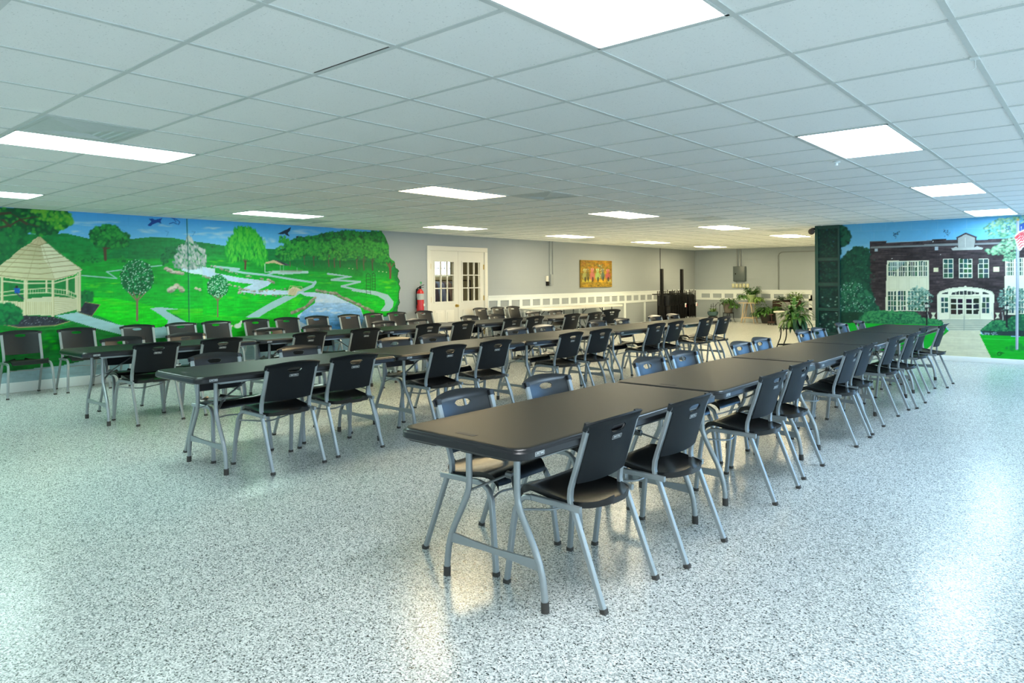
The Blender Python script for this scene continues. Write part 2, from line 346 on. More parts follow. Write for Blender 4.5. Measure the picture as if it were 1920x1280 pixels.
class Canvas:
    def __init__(s, u0, u1, z0, z1, res, conv):
        s.u0, s.z0, s.res, s.conv = u0, z0, res, conv
        s.w = int(round((u1-u0)/res))+1; s.h = int(round((z1-z0)/res))+1
        s.U = u0+np.arange(s.w)*res; s.Z = z0+np.arange(s.h)*res
        s.C = np.zeros((s.h, s.w, 3)); s.N = (vnoise(s.h, s.w, 3)+vnoise(s.h, s.w, 9)+vnoise(s.h, s.w, 30))/1.5-1
        s.NX = (np.repeat(vnoise(s.h, s.w//5+2, 2), 5, 1)[:, :s.w])*2-1      # horizontal brush strokes
    def cv(s, pts): return [s.conv(*p) for p in pts]
    def win(s, u0, u1, z0, z1):
        i0 = max(0, int((u0-s.u0)/s.res)); i1 = min(s.w, int((u1-s.u0)/s.res)+2)
        j0 = max(0, int((z0-s.z0)/s.res)); j1 = min(s.h, int((z1-s.z0)/s.res)+2)
        return (slice(j0, j1), slice(i0, i1)) if i1 > i0 and j1 > j0 else None
    def blend(s, sl, a, col, var=.0, stroke=0.):
        col = np.array(col)/255.
        c = col if col.ndim > 1 else col[None, None]
        k = 1+var*s.N[sl][..., None]+stroke*s.NX[sl][..., None]
        s.C[sl] = s.C[sl]*(1-a[..., None])+c*k*a[..., None]
    def inside(s, P, sl):
        u = s.U[sl[1]][None]; z = s.Z[sl[0]][:, None]; r = np.zeros((z.shape[0], u.shape[1]), bool); n = len(P)
        for i in range(n):
            (x1, y1), (x2, y2) = P[i], P[(i+1) % n]
            if y1 == y2: continue
            r ^= ((y1 > z) != (y2 > z)) & (u < (x2-x1)*(z-y1)/(y2-y1)+x1)
        return r
    def poly(s, pts, col, var=.08, stroke=0., a=1.):
        P = s.cv(pts); us = [p[0] for p in P]; zs = [p[1] for p in P]; sl = s.win(min(us), max(us), min(zs), max(zs))
        if sl: s.blend(sl, s.inside(P, sl)*float(a), col, var, stroke)
    def gpoly(s, pts, ctop, cbot, var=.08, stroke=0.):
        P = s.cv(pts); us = [p[0] for p in P]; zs = [p[1] for p in P]; sl = s.win(min(us), max(us), min(zs), max(zs))
        if not sl: return
        t = np.clip((s.Z[sl[0]]-min(zs))/(max(zs)-min(zs)+1e-6), 0, 1)[:, None, None]
        c = np.array(ctop)*t+np.array(cbot)*(1-t)
        s.blend(sl, s.inside(P, sl)*1., np.broadcast_to(c, (c.shape[0], sl[1].stop-sl[1].start, 3)), var, stroke)
    def ell(s, px, py, rx, ry, col, a=1., soft=.35, ang=0., var=.0):
        u, z = s.conv(px, py); u2, _ = s.conv(px+1, py); _, z2 = s.conv(px, py+1)
        ru = abs(u2-u)*rx; rz = abs(z2-z)*ry; m = max(ru, rz)
        sl = s.win(u-m, u+m, z-m, z+m)
        if not sl: return
        du = s.U[sl[1]][None]-u; dz = s.Z[sl[0]][:, None]-z
        if ang: c, n = math.cos(ang), math.sin(ang); du, dz = du*c+dz*n, -du*n+dz*c
        d = np.sqrt((du/ru)**2+(dz/rz)**2)
        s.blend(sl, np.clip((1-d)/max(soft, .01), 0, 1)*a, col, var)
    def line(s, pts, wd, col, a=1., var=0., taper=None):
        P = s.cv(pts); _, z = s.conv(*pts[0]); _, z2 = s.conv(pts[0][0], pts[0][1]+1); k = abs(z2-z)
        for i in range(len(P)-1):
            (x1, y1), (x2, y2) = P[i], P[i+1]
            wi = (wd if taper is None else wd+(taper-wd)*i/max(1, len(P)-2))*k/2; wi = max(wi, .35*s.res)
            sl = s.win(min(x1, x2)-wi*2, max(x1, x2)+wi*2, min(y1, y2)-wi*2, max(y1, y2)+wi*2)
            if not sl: continue
            u = s.U[sl[1]][None]; zz = s.Z[sl[0]][:, None]; L = (x2-x1)**2+(y2-y1)**2+1e-9
            t = np.clip(((u-x1)*(x2-x1)+(zz-y1)*(y2-y1))/L, 0, 1)
            d = np.sqrt((u-x1-t*(x2-x1))**2+(zz-y1-t*(y2-y1))**2)
            s.blend(sl, np.clip((wi-d)/(s.res*.8)+.5, 0, 1)*a, col, var)
    def foliage(s, pts, n, size, cols, elong=1., ang=0., base=None, soft=.5):
        xs = [p[0] for p in pts]; ys = [p[1] for p in pts]; x0, x1, y0, y1 = min(xs), max(xs), min(ys), max(ys)
        if base: s.poly(pts, base, .2)
        k = 0; tr = 0
        while k < n and tr < n*8:
            tr += 1; x = random.uniform(x0, x1); y = random.uniform(y0, y1); r = False
            for i in range(len(pts)):
                (a1, b1), (a2, b2) = pts[i], pts[(i+1) % len(pts)]
                if (b1 > y) != (b2 > y) and x < (a2-a1)*(y-b1)/(b2-b1)+a1: r = not r
            if not r: continue
            k += 1; q = (k/n)*.75+.25*(1-(y-y0)/(y1-y0+1e-6))+random.uniform(-.2, .2)
            c = cols[max(0, min(len(cols)-1, int(q*len(cols))))]; z = size*random.uniform(.6, 1.3)
            s.ell(x, y, z, z*elong, c, .8, soft, ang+random.uniform(-.6, .6))
    def mesh(s, name, place, m, keep=None, gain=1., sat=1.):
        if sat != 1: l = (s.C*np.array((.3, .59, .11))).sum(2)[..., None]; s.C = l+(s.C-l)*sat
        c = np.clip(s.C, 0, 1); c = np.where(c <= .04045, c/12.92, ((c+.055)/1.055)**2.4)*gain
        c = np.clip(c, 0, .9)
        h, w = s.h, s.w; U, Z = np.meshgrid(s.U, s.Z); co = place(U.ravel(), Z.ravel())
        idx = np.arange(h*w).reshape(h, w); q = np.stack([idx[:-1, :-1], idx[:-1, 1:], idx[1:, 1:], idx[1:, :-1]], -1).reshape(-1, 4)
        if keep is not None:
            kk = keep[:-1, :-1] & keep[1:, 1:] & keep[:-1, 1:] & keep[1:, :-1]; q = q[kk.ravel()]
        me = bpy.data.meshes.new(name); me.vertices.add(h*w); me.vertices.foreach_set('co', co.astype(np.float32).ravel())
        me.loops.add(q.size); me.loops.foreach_set('vertex_index', q.ravel().astype(np.int32))
        me.polygons.add(len(q)); me.polygons.foreach_set('loop_start', np.arange(0, q.size, 4, dtype=np.int32))
        me.update(calc_edges=True)
        at = me.color_attributes.new('paint', 'FLOAT_COLOR', 'POINT')
        at.data.foreach_set('color', np.concatenate([c.reshape(-1, 3), np.ones((h*w, 1))], 1).astype(np.float32).ravel())
        me.materials.append(m); o = bpy.data.objects.new(name, me); COL.objects.link(o)
        return o
def A(*p): return [(x/3.2, 360+y/3.2) for x, y in zip(p[::2], p[1::2])]
def B(*p): return [(380+x/4.2675, 380+y/4.2675) for x, y in zip(p[::2], p[1::2])]
def R(*p): return [(1500+x/4, 380+y/4) for x, y in zip(p[::2], p[1::2])]

def paint_park():
    c = Canvas(FY+.02, 9.45, .0, H, .01, onL)
    # sky
    t = np.clip((c.Z-1.7)/.7, 0, 1)[:, None, None]
    c.C[:] = (np.array((84, 168, 228))*t+np.array((160, 212, 238))*(1-t))/255.*(1+.03*c.N[..., None])
    for x, y, rx, ry in ((520, 190, 120, 12), (900, 235, 90, 12), (1180, 250, 90, 9), (1000, 200, 60, 7), (640, 180, 90, 6), (470, 240, 50, 8)):
        for k in range(12): q = A(x+random.uniform(-.7, .7)*rx, y+random.uniform(-1, 1)*ry)[0]; c.ell(*q, rx/3.2*.4, ry/3.2*.6, (205, 226, 236), .35, .9)
    for x, y, rx, ry in ((150, 260, 120, 22), (300, 240, 160, 14), (520, 300, 70, 20), (800, 230, 150, 16), (80, 200, 90, 12), (1150, 205, 120, 6)):
        for k in range(14): q = B(x+random.uniform(-.7, .7)*rx, y+random.uniform(-1, 1)*ry)[0]; c.ell(*q, rx/4.27*.4, ry/4.27*.6, (208, 226, 238), .35, .9)
    # ground: bands of green
    X0 = -1400
    c.gpoly(A(X0, 260, 200, 252, 400, 248, 560, 285, 700, 290, 780, 282, 900, 270, 1040, 275, 1120, 290)+B(0, 318, 90, 330, 175, 345, 500, 370, 620, 368, 800, 380, 1600, 380, 1650, 2600)+A(X0, 1250), (14, 118, 62), (8, 176, 40), .14, .08)
    c.gpoly(A(X0, 262, 200, 256, 400, 250, 560, 288, 700, 330, 620, 400, 300, 440, X0, 440), (20, 122, 62), (20, 138, 58), .2, .1)
    c.gpoly(A(800, 285, 900, 272, 1040, 275, 1120, 290, 1290, 330, 1290, 420, 900, 430, 760, 400), (24, 128, 66), (16, 110, 56), .2, .1)
    c.gpoly(B(0, 318, 175, 345, 260, 470, 0, 470), (20, 120, 60), (30, 150, 60), .2, .1)
    c.gpoly(A(300, 440, 620, 400, 1290, 400)+B(500, 470, 1500, 560, 1600, 700, 1500, 900, 0, 950)+A(900, 700, 500, 620), (18, 142, 52), (10, 190, 44), .12, .1)
    # bright meadows and yellow strokes
    c.gpoly(A(550, 628, 700, 640, 860, 670, 930, 690, 1010, 770, 1000, 800, 940, 812, 720, 797, 600, 745, 500, 720), (40, 196, 34), (0, 206, 22), .1, .1)
    c.gpoly(A(1000, 700, 1280, 700, 1280, 790, 1120, 780), (70, 190, 40), (10, 190, 30), .1, .1)
    c.gpoly(B(0, 560, 500, 600, 900, 620, 620, 760, 340, 915, 0, 900), (10, 170, 50), (10, 188, 40), .12, .1)
    c.gpoly(B(0, 890, 150, 905, 340, 920, 720, 740, 800, 760, 700, 900, 560, 1050, 0, 1100), (50, 200, 40), (20, 170, 40), .12, .1)
    for f, lst in ((A, ((620, 650, 90, 5), (760, 668, 120, 6), (900, 690, 60, 5), (720, 720, 60, 5), (560, 560, 60, 12), (1100, 720, 120, 7), (460, 545, 50, 10), (650, 545, 80, 6), (900, 510, 60, 6), (1060, 615, 60, 3), (640, 600, 70, 6))),
                   (B, ((150, 470, 110, 12), (400, 480, 70, 6), (250, 760, 130, 12), (500, 790, 100, 10), (1450, 640, 90, 20), (1500, 690, 60, 18), (1250, 580, 60, 8), (950, 580, 120, 8), (1000, 640, 90, 7), (150, 910, 140, 8), (420, 880, 80, 8), (760, 770, 50, 8), (1350, 800, 60, 10)))):
        for x, y, rx, ry in lst:
            k = 3.2 if f is A else 4.27
            for i in range(9): q = f(x+random.uniform(-.8, .8)*rx, y+random.uniform(-1, 1)*ry)[0]; c.ell(*q, rx/k*.35, ry/k*.6, (120, 208, 40), .45, .9)
    # dark foreground on the left
    c.gpoly(A(X0, 800, 0, 800, 200, 815, 420, 775, 480, 800, 570, 815, 720, 855, 1000, 862, 1290, 900, 1290, 1260, X0, 1260), (6, 128, 40), (0, 84, 46), .2, .15)
    for x, y, rx, ry in ((330, 880, 80, 22), (290, 930, 60, 14), (420, 880, 60, 8), (700, 900, 60, 10)):
        for i in range(12): q = A(x+random.uniform(-.8, .8)*rx, y+random.uniform(-1, 1)*ry)[0]; c.ell(*q, rx/3.2*.4, ry/3.2*.5, (28, 186, 26), .5, .9)
    c.poly([(-450, 790), (0, 701), (40, 693), (117, 685), (190, 668), (300, 655), (420, 648), (560, 640), (700, 640), (770, 640), (770, 900), (-450, 1200)], (166, 192, 198), .05, .04)
    c.poly(B(900, 950, 1600, 900, 1600, 1500, 700, 1500), (150, 180, 195), .05)
    # paths
    PC = (166, 200, 204)
    c.poly(A(330, 742, 470, 720, 560, 752, 720, 797, 830, 812, 930, 812, 1000, 806, 1000, 870, 900, 880, 720, 852, 570, 815, 430, 772), PC, .04, .03)
    c.poly(A(900, 697, 960, 690, 1080, 703, 1000, 706, 995, 712, 1050, 745, 1120, 780, 1110, 800, 1000, 800, 1008, 770, 960, 735), PC, .04)
    c.line(A(490, 500, 700, 518, 640, 478, 780, 460, 970, 440), 2.0, PC)
    c.line(B(90, 510, 290, 530, 220, 540, 330, 560, 520, 580, 700, 610, 900, 640), 4, PC)
    c.line(B(520, 575, 570, 560, 700, 560, 840, 560), 3.0, PC)
    c.line(B(900, 636, 880, 665, 800, 700, 740, 735), 6, PC)
    c.poly(B(655, 745, 755, 745, 520, 870, 450, 915, 340, 918, 420, 870, 560, 790), PC, .04)
    c.line(B(1000, 568, 1190, 588, 1030, 616, 1260, 632, 1110, 668, 1230, 695, 1330, 712), 3.6, PC)
    c.poly(B(1200, 688, 1380, 706, 1480, 735, 1528, 790, 1520, 835, 1490, 866, 1420, 866, 1460, 815, 1455, 780, 1400, 745, 1300, 722, 1190, 705), PC, .04)
    # stream, falls and pond
    WC = (196, 216, 236)
    c.poly(A(1080, 450, 1200, 445, 1290, 460, 1290, 505, 1150, 488, 1090, 470), (205, 225, 235), .1)
    c.poly(B(0, 510, 90, 560, 300, 600, 560, 630, 520, 665, 440, 700, 700, 700, 700, 735, 500, 735, 300, 712, 330, 680, 400, 650, 300, 640, 100, 605, 0, 580), WC, .12)
    c.poly(B(760, 715, 880, 715, 1040, 735, 1110, 770, 1180, 800, 1260, 840, 1285, 900, 1260, 1010, 960, 1000, 760, 1010, 760, 900, 830, 850, 900, 800, 900, 755, 820, 745), WC, .1)
    c.gpoly(B(900, 800, 1180, 800, 1260, 850, 1290, 920, 1260, 1010, 900, 1010, 760, 940, 800, 870), (170, 200, 232), (80, 150, 214), .12, .1)
    for x, y, rx, ry in ((970, 855, 70, 12), (900, 870, 60, 8), (1080, 880, 60, 8), (960, 780, 60, 10)):
        for i in range(10): q = B(x+random.uniform(-.8, .8)*rx, y+random.uniform(-1, 1)*ry)[0]; c.ell(*q, rx/4.27*.35, ry/4.27*.6, (226, 232, 240), .6, .8)
    # rocks along the water
    def rocks(f, pts, n, r, cols=((176, 168, 160), (150, 140, 132), (200, 190, 180))):
        for i in range(n):
            j = random.randrange(len(pts)//2-1); t_ = random.random(); x = pts[2*j]*(1-t_)+pts[2*j+2]*t_; y = pts[2*j+1]*(1-t_)+pts[2*j+3]*t_
            rr = r*random.uniform(.6, 1.2); q = f(x+random.uniform(-4, 4), y+random.uniform(-5, 5))[0]; c.ell(*q, rr, rr*.8, random.choice(cols), .9, .4); c.ell(q[0], q[1]+rr*.5, rr, rr*.3, (96, 100, 84), .6, .6)
    rocks(B, (60, 500, 300, 580, 520, 612, 570, 640), 44, 2.6); rocks(B, (0, 585, 100, 620, 330, 690, 290, 720, 500, 740, 680, 742), 50, 2.6)
    rocks(B, (260, 690, 430, 705, 660, 690), 24, 2.6)
    rocks(B, (900, 700, 1060, 725, 1160, 775, 1260, 820, 1360, 870), 90, 3.6, ((150, 146, 126), (128, 124, 104), (176, 172, 156)))
    rocks(B, (900, 755, 830, 830, 760, 860, 700, 890), 70, 3.4, ((150, 146, 126), (128, 124, 104), (176, 172, 156)))
    rocks(A, (985, 455, 1030, 475, 1100, 490), 30, 4.2, ((204, 184, 172), (182, 160, 150), (214, 204, 196)))
    rocks(A, (1020, 590, 1060, 560, 1100, 590), 16, 6.5, ((206, 188, 172), (184, 164, 148), (220, 208, 196)))
    rocks(A, (1160, 575, 1205, 585), 6, 3, ((214, 200, 184),))
    # frosty fountain tree
    c.foliage(A(1135, 250, 1160, 300, 1230, 350, 1240, 440, 1150, 460, 1050, 450, 1030, 420, 1060, 340, 1110, 300), 420, 2.1, ((104, 132, 128), (146, 160, 156), (180, 184, 180), (214, 212, 208)), 2.0, .3)
    c.foliage(A(960, 400, 1000, 330, 1050, 320, 1060, 360, 1010, 420, 980, 440), 110, 2.6, ((10, 86, 50), (26, 116, 66)))
    c.line(A(1120, 160, 1128, 400, 1134, 778), 1.6, (14, 80, 70), .9); c.line(A(1127, 160, 1135, 400, 1141, 778), 1., (150, 200, 190), .35)
    # distant bushes and the big tree
    for x in (480, 540, 585, 730): c.foliage(A(x-25, 420, x-22, 395, x, 383, x+22, 395, x+25, 420), 22, 2.8, ((8, 96, 46), (26, 136, 58)))
    c.line(A(632, 405, 630, 350, 634, 300), 5, (84, 62, 44)); c.line(A(632, 345, 600, 320), 2.4, (84, 62, 44)); c.line(A(636, 340, 690, 325), 2.4, (84, 62, 44))
    c.foliage(A(530, 250, 570, 215, 640, 197, 700, 205, 735, 240, 780, 262, 770, 320, 700, 345, 640, 322, 580, 330, 545, 290), 420, 3.6, ((4, 66, 34), (10, 92, 44), (24, 122, 54), (50, 156, 64)), base=(10, 88, 44))
    # tree mass at upper left
    c.foliage(A(X0, 90, 0, 92, 400, 104, 440, 170, 400, 210, 355, 230, 350, 250, 250, 262, 170, 235, 150, 300, 60, 400, 0, 420, X0, 420), 1500, 4.6, ((4, 64, 40), (8, 84, 44), (24, 116, 52), (64, 158, 56)), base=(8, 82, 44))
    c.foliage(A(0, 240, 100, 200, 160, 240, 170, 320, 60, 410, 0, 440), 160, 5, ((4, 80, 44), (10, 98, 50), (20, 116, 56)))
    for p in (A(-200, 280, -40, 220, 60, 200, 120, 165, 200, 150, 300, 150), A(60, 205, 20, 170, -60, 150), A(120, 165, 160, 190, 230, 205), A(0, 130, 60, 125, 120, 160)):
        c.line(p, 5, (70, 58, 40), .9, taper=1.8)
    c.foliage(A(180, 110, 300, 105, 420, 130, 440, 180, 360, 230, 300, 200, 240, 160), 200, 4.2, ((10, 96, 44), (30, 130, 50), (84, 168, 56), (120, 186, 64)))
    # gazebo
    c.foliage(A(480, 600, 520, 585, 560, 610, 552, 660, 490, 665), 50, 4, ((6, 84, 46), (16, 110, 56)))
    c.poly(A(470, 720, 510, 660, 600, 675, 550, 745), (46, 48, 56), .5); c.line(A(510, 660, 600, 675, 550, 745, 470, 722), 1.2, (150, 140, 100))
    wood = (222, 214, 180); wd = (186, 172, 132)
    c.poly(A(10, 530, 470, 520, 478, 700, 320, 745, 150, 735, 10, 700), (34, 122, 62), .2)
    c.poly(A(150, 640, 320, 625, 470, 640, 475, 700, 320, 742, 150, 735), (216, 208, 178), .05)
    for k in range(9): c.line(A(325, 735-k*13, 460, 705-k*9), .8, (176, 166, 130), .7)
    c.poly(A(-150, 640, 150, 660, 150, 740, -150, 700), wood, .05); c.poly(A(150, 655, 318, 655, 318, 740, 150, 737), wood, .05)
    for k in range(13): c.line(A(158+k*12.5, 660, 158+k*12.5, 732), .7, wd, .9)
    for k in range(20): c.line(A(-140+k*14.5, 655, -140+k*14.5, 725), .7, wd, .9)
    for p in (A(160, 585, 280, 575, 400, 590, 470, 620), A(160, 608, 280, 602, 400, 618, 470, 640), A(-140, 610, 20, 600, 150, 582), A(-140, 640, 20, 622, 150, 608)): c.line(p, 1.6, wood)
    for k in range(20):
        x = 165+k*15.5; y = 584+max(0, x-400)*.45; c.line(A(x, y, x, y+26), .8, wood, .9)
    for x, y0, y1, w_ in ((12, 510, 690, 4), (150, 530, 740, 4), (160, 530, 640, 2), (278, 530, 600, 3), (318, 530, 745, 4.5), (402, 520, 610, 3), (455, 505, 610, 3.4), (478, 480, 710, 4), (465, 490, 715, 2.4), (-120, 530, 690, 4)):
        c.line(A(x, y0, x, y1), w_, wood); c.line(A(x+5, y0, x+5, y1), .8, wd, .8)
    c.poly(A(-190, 505, -160, 470, 0, 440, 60, 395, 240, 378, 380, 385, 430, 420, 495, 465, 440, 500, 330, 530, 150, 532, 0, 510, -150, 520), (208, 200, 164), .05)
    c.poly(A(240, 378, 380, 385, 430, 420, 495, 465, 440, 500, 330, 530, 290, 440), (222, 214, 184), .04)
    c.poly(A(60, 395, 120, 340, 190, 302, 240, 300, 290, 312, 345, 360, 380, 385, 310, 398, 240, 402, 120, 402), (196, 186, 150), .05)
    c.poly(A(240, 300, 290, 312, 345, 360, 380, 385, 262, 402), (226, 220, 190), .04)
    c.poly(A(182, 308, 195, 290, 230, 266, 248, 272, 280, 304, 240, 318, 200, 318), (200, 184, 148), .05)
    for p in (A(182, 310, 235, 320, 280, 304), A(160, 322, 240, 332, 310, 330), A(120, 345, 240, 356, 345, 352), A(90, 372, 240, 382, 365, 372), A(60, 398, 240, 406, 382, 388),
              A(20, 418, 240, 430, 420, 412), A(0, 445, 240, 458, 455, 437), A(-20, 475, 240, 492, 490, 462), A(-150, 508, 0, 500, 150, 516, 330, 522, 440, 496)):
        c.line(p, 1.3, (130, 110, 76), .8)
    for p in (A(235, 268, 160, 532), A(235, 268, 330, 530), A(235, 268, 490, 466), A(235, 268, 0, 500)): c.line(p, .9, (160, 146, 110), .6)
    c.line(A(20, 535, 150, 548, 330, 545, 470, 505), 2.2, wood)
    # small figure on the gazebo seat
    c.ell(*A(100, 568)[0], 3.0, 3.0, (40, 30, 30)); c.poly(A(82, 575, 118, 575, 122, 605, 90, 608), (26, 90, 170)); c.line(A(100, 605, 120, 625, 140, 640), 2, (60, 60, 80))
    # bush and mulch bed
    c.poly(A(-150, 740, 130, 740, 320, 748, 415, 775, 320, 800, 110, 812, 0, 795, -150, 790), (48, 50, 58), .6)
    for i in range(120): q = A(random.uniform(60, 380), random.uniform(752, 798))[0]; c.ell(*q, 1.4, .8, random.choice(((150, 156, 164), (30, 30, 36))), .7, .5, random.uniform(-1, 1))
    c.line(A(-150, 770, 0, 790, 110, 812, 330, 800, 418, 776), 1.8, (170, 156, 110))
    c.foliage(A(-150, 700, -60, 670, 60, 668, 120, 690, 138, 750, 110, 790, 0, 795, -150, 780), 330, 4.2, ((2, 74, 46), (8, 98, 56), (22, 124, 66)), base=(6, 90, 52))
    # blossoming trees
    def tree(f, k, x, y, rx, ry, ytr, wt):
        pass
        P = f(*sum(([x+rx*math.cos(t_), y+ry*math.sin(t_)] for t_ in np.linspace(0, 2*PI, 22)), []))
        c.foliage(P, 260, 2.8, ((4, 80, 44), (10, 106, 60), (26, 140, 76)), base=(6, 92, 50))
        for qx in (-.5, -.22, .2, .52): c.line(f(x, y+ry*1.32, x+rx*qx, y+ry*.82), wt*.55, (140, 114, 96))
        c.line(f(x, ytr, x+1, y+ry*1.2), wt, (132, 106, 92))
        for i in range(150):
            a_ = random.uniform(0, 2*PI); r_ = math.sqrt(random.random())*1.03; q = f(x+rx*r_*math.cos(a_), y+ry*r_*math.sin(a_))[0]
            c.ell(*q, random.uniform(.8, 1.5), random.uniform(.8, 1.5), (206, 240, 220), .85, .5)
    tree(A, 3.2, 822, 512, 100, 108, 770, 3.6); tree(B, 4.27, 120, 668, 84, 88, 912, 2.4)
    # willow
    c.line(B(340, 530, 342, 470, 338, 420), 4, (92, 66, 48)); c.line(B(340, 480, 310, 440), 1.6, (92, 66, 48)); c.line(B(342, 478, 372, 430), 1.6, (92, 66, 48))
    wp = B(330, 190, 400, 215, 450, 265, 480, 320, 510, 380, 518, 470, 480, 505, 400, 470, 340, 440, 290, 470, 220, 470, 178, 430, 180, 350, 215, 290, 248, 260, 260, 215)
    c.foliage(wp, 700, 2.3, ((10, 110, 44), (24, 142, 50), (48, 170, 58), (90, 196, 66)), 2.8, base=(20, 134, 50))
    for i in range(70):
        x = random.uniform(190, 505); y = random.uniform(280, 430); q = B(x, y, x+random.uniform(-4, 4), y+random.uniform(25, 60)); c.line(q, .8, (116, 206, 80), .6)
    # pavilion
    c.poly(B(500, 555, 560, 545, 840, 545, 850, 560, 700, 572, 640, 575), (176, 204, 204), .06)
    for p in (B(540, 560, 560, 540), B(600, 540, 800, 540), B(620, 552, 790, 550)): c.line(p, 1.2, (150, 128, 108), .8)
    c.poly(B(496, 478, 570, 458, 660, 500, 630, 500, 570, 480, 510, 488), (206, 186, 150), .05)
    c.poly(B(570, 458, 785, 462, 845, 494, 660, 502), (52, 52, 62), .5)
    for k in range(7): c.line(B(590+k*30, 460, 655+k*30, 500), .7, (110, 110, 120), .7)
    for x in (498, 842): c.line(B(x, 488, x, 556), 1.2, (196, 220, 214))
    for x in (620, 645, 755): c.line(B(x, 502, x, 560), 1, (170, 196, 190))
    # row of trees at right
    c.gpoly(B(590, 460, 1460, 460, 1540, 600, 1200, 590, 1000, 560, 840, 545), (8, 96, 50), (18, 150, 52), .2)
    xs = [700, 815, 890, 1010, 1055, 1100, 1235, 1290, 1360, 1500]
    for i, x in enumerate(xs):
        xb = x; yb = 500+max(0, (x-900))*.09+random.uniform(-8, 12)
        if 1480 < x: yb = 590
        c.line(B(xb, yb, xb-4, yb-60, xb+4, yb-110), 1.6+(x-640)*.0022, random.choice(((96, 84, 62), (70, 80, 52), (84, 92, 60))))
        c.line(B(xb, yb-60, xb-22, yb-95), 1., (84, 84, 58)); c.line(B(xb, yb-60, xb+22, yb-95), 1., (84, 84, 58))
    c.foliage(B(580, 420, 620, 380, 670, 360, 700, 300, 780, 275, 860, 270, 900, 268, 980, 240, 1060, 235, 1150, 222, 1260, 232, 1360, 232, 1435, 226, 1465, 270, 1490, 340, 1492, 410, 1440, 430, 1380, 400, 1300, 420, 1200, 410, 1100, 420, 1000, 410, 880, 420, 760, 430, 660, 450, 600, 445), 1500, 3.1, ((2, 62, 36), (6, 84, 42), (14, 108, 48), (34, 140, 56)), base=(6, 78, 42))
    for i in range(22):
        x = 620+i*41; y = 400+random.uniform(-30, 40)+max(0, x-1300)*.05; c.foliage(B(x-40, y+30, x-30, y-24, x, y-40, x+30, y-24, x+40, y+30), 40, 2.7, ((10, 92, 42), (26, 124, 52), (56, 156, 62), (84, 170, 66)))
    for i in range(22):
        x = 640+i*40; y = 330+random.uniform(-40, 50); c.foliage(B(x-34, y+34, x-28, y-14, x, y-34, x+28, y-14, x+34, y+34), 34, 2.7, ((16, 108, 48), (46, 152, 60), (70, 170, 66)))
    c.foliage(B(1380, 470, 1400, 420, 1460, 430, 1530, 460, 1535, 500, 1470, 510), 90, 3, ((14, 100, 44), (40, 146, 56)))
    c.line(B(1500, 600, 1502, 540, 1495, 490), 5, (110, 84, 62)); c.line(B(1500, 530, 1470, 480), 2, (110, 84, 62)); c.line(B(1502, 530, 1530, 485), 2, (110, 84, 62))
    for x in (1170, 1200, 1410, 1440, 1470): c.ell(*B(x, 525+(x-1170)*.1)[0], 1.2, .8, (226, 226, 190))
    # rose arch, bridge, ducks, birds
    for p in (B(1308, 735, 1308, 580, 1322, 562, 1342, 580, 1342, 735), B(1356, 705, 1356, 570, 1366, 560, 1380, 574, 1380, 705)): c.line(p, .9, (26, 52, 34))
    for k in range(6): c.line(B(1308, 590+k*25, 1342, 590+k*25), .6, (26, 52, 34)); c.line(B(1356, 585+k*22, 1380, 585+k*22), .6, (26, 52, 34))
    c.poly(B(680, 740, 690, 695, 720, 672, 760, 680, 800, 700, 760, 708, 745, 740), (214, 202, 170), .06)
    for p in (B(676, 715, 700, 665, 740, 668), B(720, 710, 745, 672, 790, 672, 805, 700)): c.line(p, 1.2, (196, 178, 146))
    for k in range(6): c.line(B(690+k*9, 740, 705+k*9, 690), .6, (160, 140, 104), .7)
    for x, y, s_ in ((210, 1010, 1), (280, 985, 1.3), (300, 965, .6)):
        c.ell(*B(x, y)[0], 6.5*s_, 4.2*s_, (240, 244, 240)); c.ell(*B(x+22*s_, y-26*s_)[0], 2.2*s_, 2.2*s_, (240, 244, 240)); c.line(B(x+16*s_, y-8, x+22*s_, y-24*s_), 2, (240, 244, 240)); c.ell(*B(x+32*s_, y-24*s_)[0], 1.2, .8, (230, 150, 30))
    bd = (24, 40, 60)
    c.poly(B(598, 248, 630, 232, 650, 222, 672, 214, 706, 194, 700, 222, 680, 240, 694, 268, 672, 262, 655, 248, 625, 254), bd, 0); c.poly(B(742, 270, 756, 268, 768, 262, 762, 276, 764, 286, 752, 280), bd, 0)
    bl = (20, 70, 150)
    c.poly(A(885, 200, 905, 178, 925, 168, 975, 155, 962, 172, 970, 190, 945, 182, 925, 190, 900, 205), bl, .2); c.poly(A(890, 160, 915, 158, 935, 172, 910, 178), bl, .2)
    for p in (A(1030, 155, 1060, 165, 1078, 180, 1070, 195), A(1015, 190, 1040, 182, 1062, 192), A(1040, 158, 1055, 178)): c.line(p, 1.4, bl)
    for p in (A(990, 232, 1010, 240, 1000, 262), A(1150, 235, 1170, 240, 1155, 262), A(730, 225, 750, 235)): c.line(p, .9, (60, 120, 180), .7)
    for q in A(1076, 328, 1272, 328): c.ell(*q, 1.3, 1.3, (20, 40, 30))
    # ragged right border: bare wall beyond it
    E_ = B(1432, 150, 1432, 225, 1462, 270, 1490, 340, 1494, 430, 1515, 455, 1536, 465, 1545, 520, 1562, 528, 1576, 545, 1566, 560, 1562, 590, 1580, 625, 1572, 650, 1586, 680, 1574, 715, 1572, 760, 1580, 800, 1564, 830, 1560, 870, 1566, 940, 1560, 1100, 1560, 1500)
    for i in range(0, len(E_)-1):
        if E_[i][1] > 500: c.line([E_[i], E_[i+1]], 6, (30, 96, 40), .7)
    P = c.cv(E_)+[(-20, -1), (-20, 3)]
    sl = (slice(0, c.h), slice(0, c.w)); keep = c.inside(P, sl)
    return c, keep
MURAL_GAIN = .92
cv, keep = paint_park()
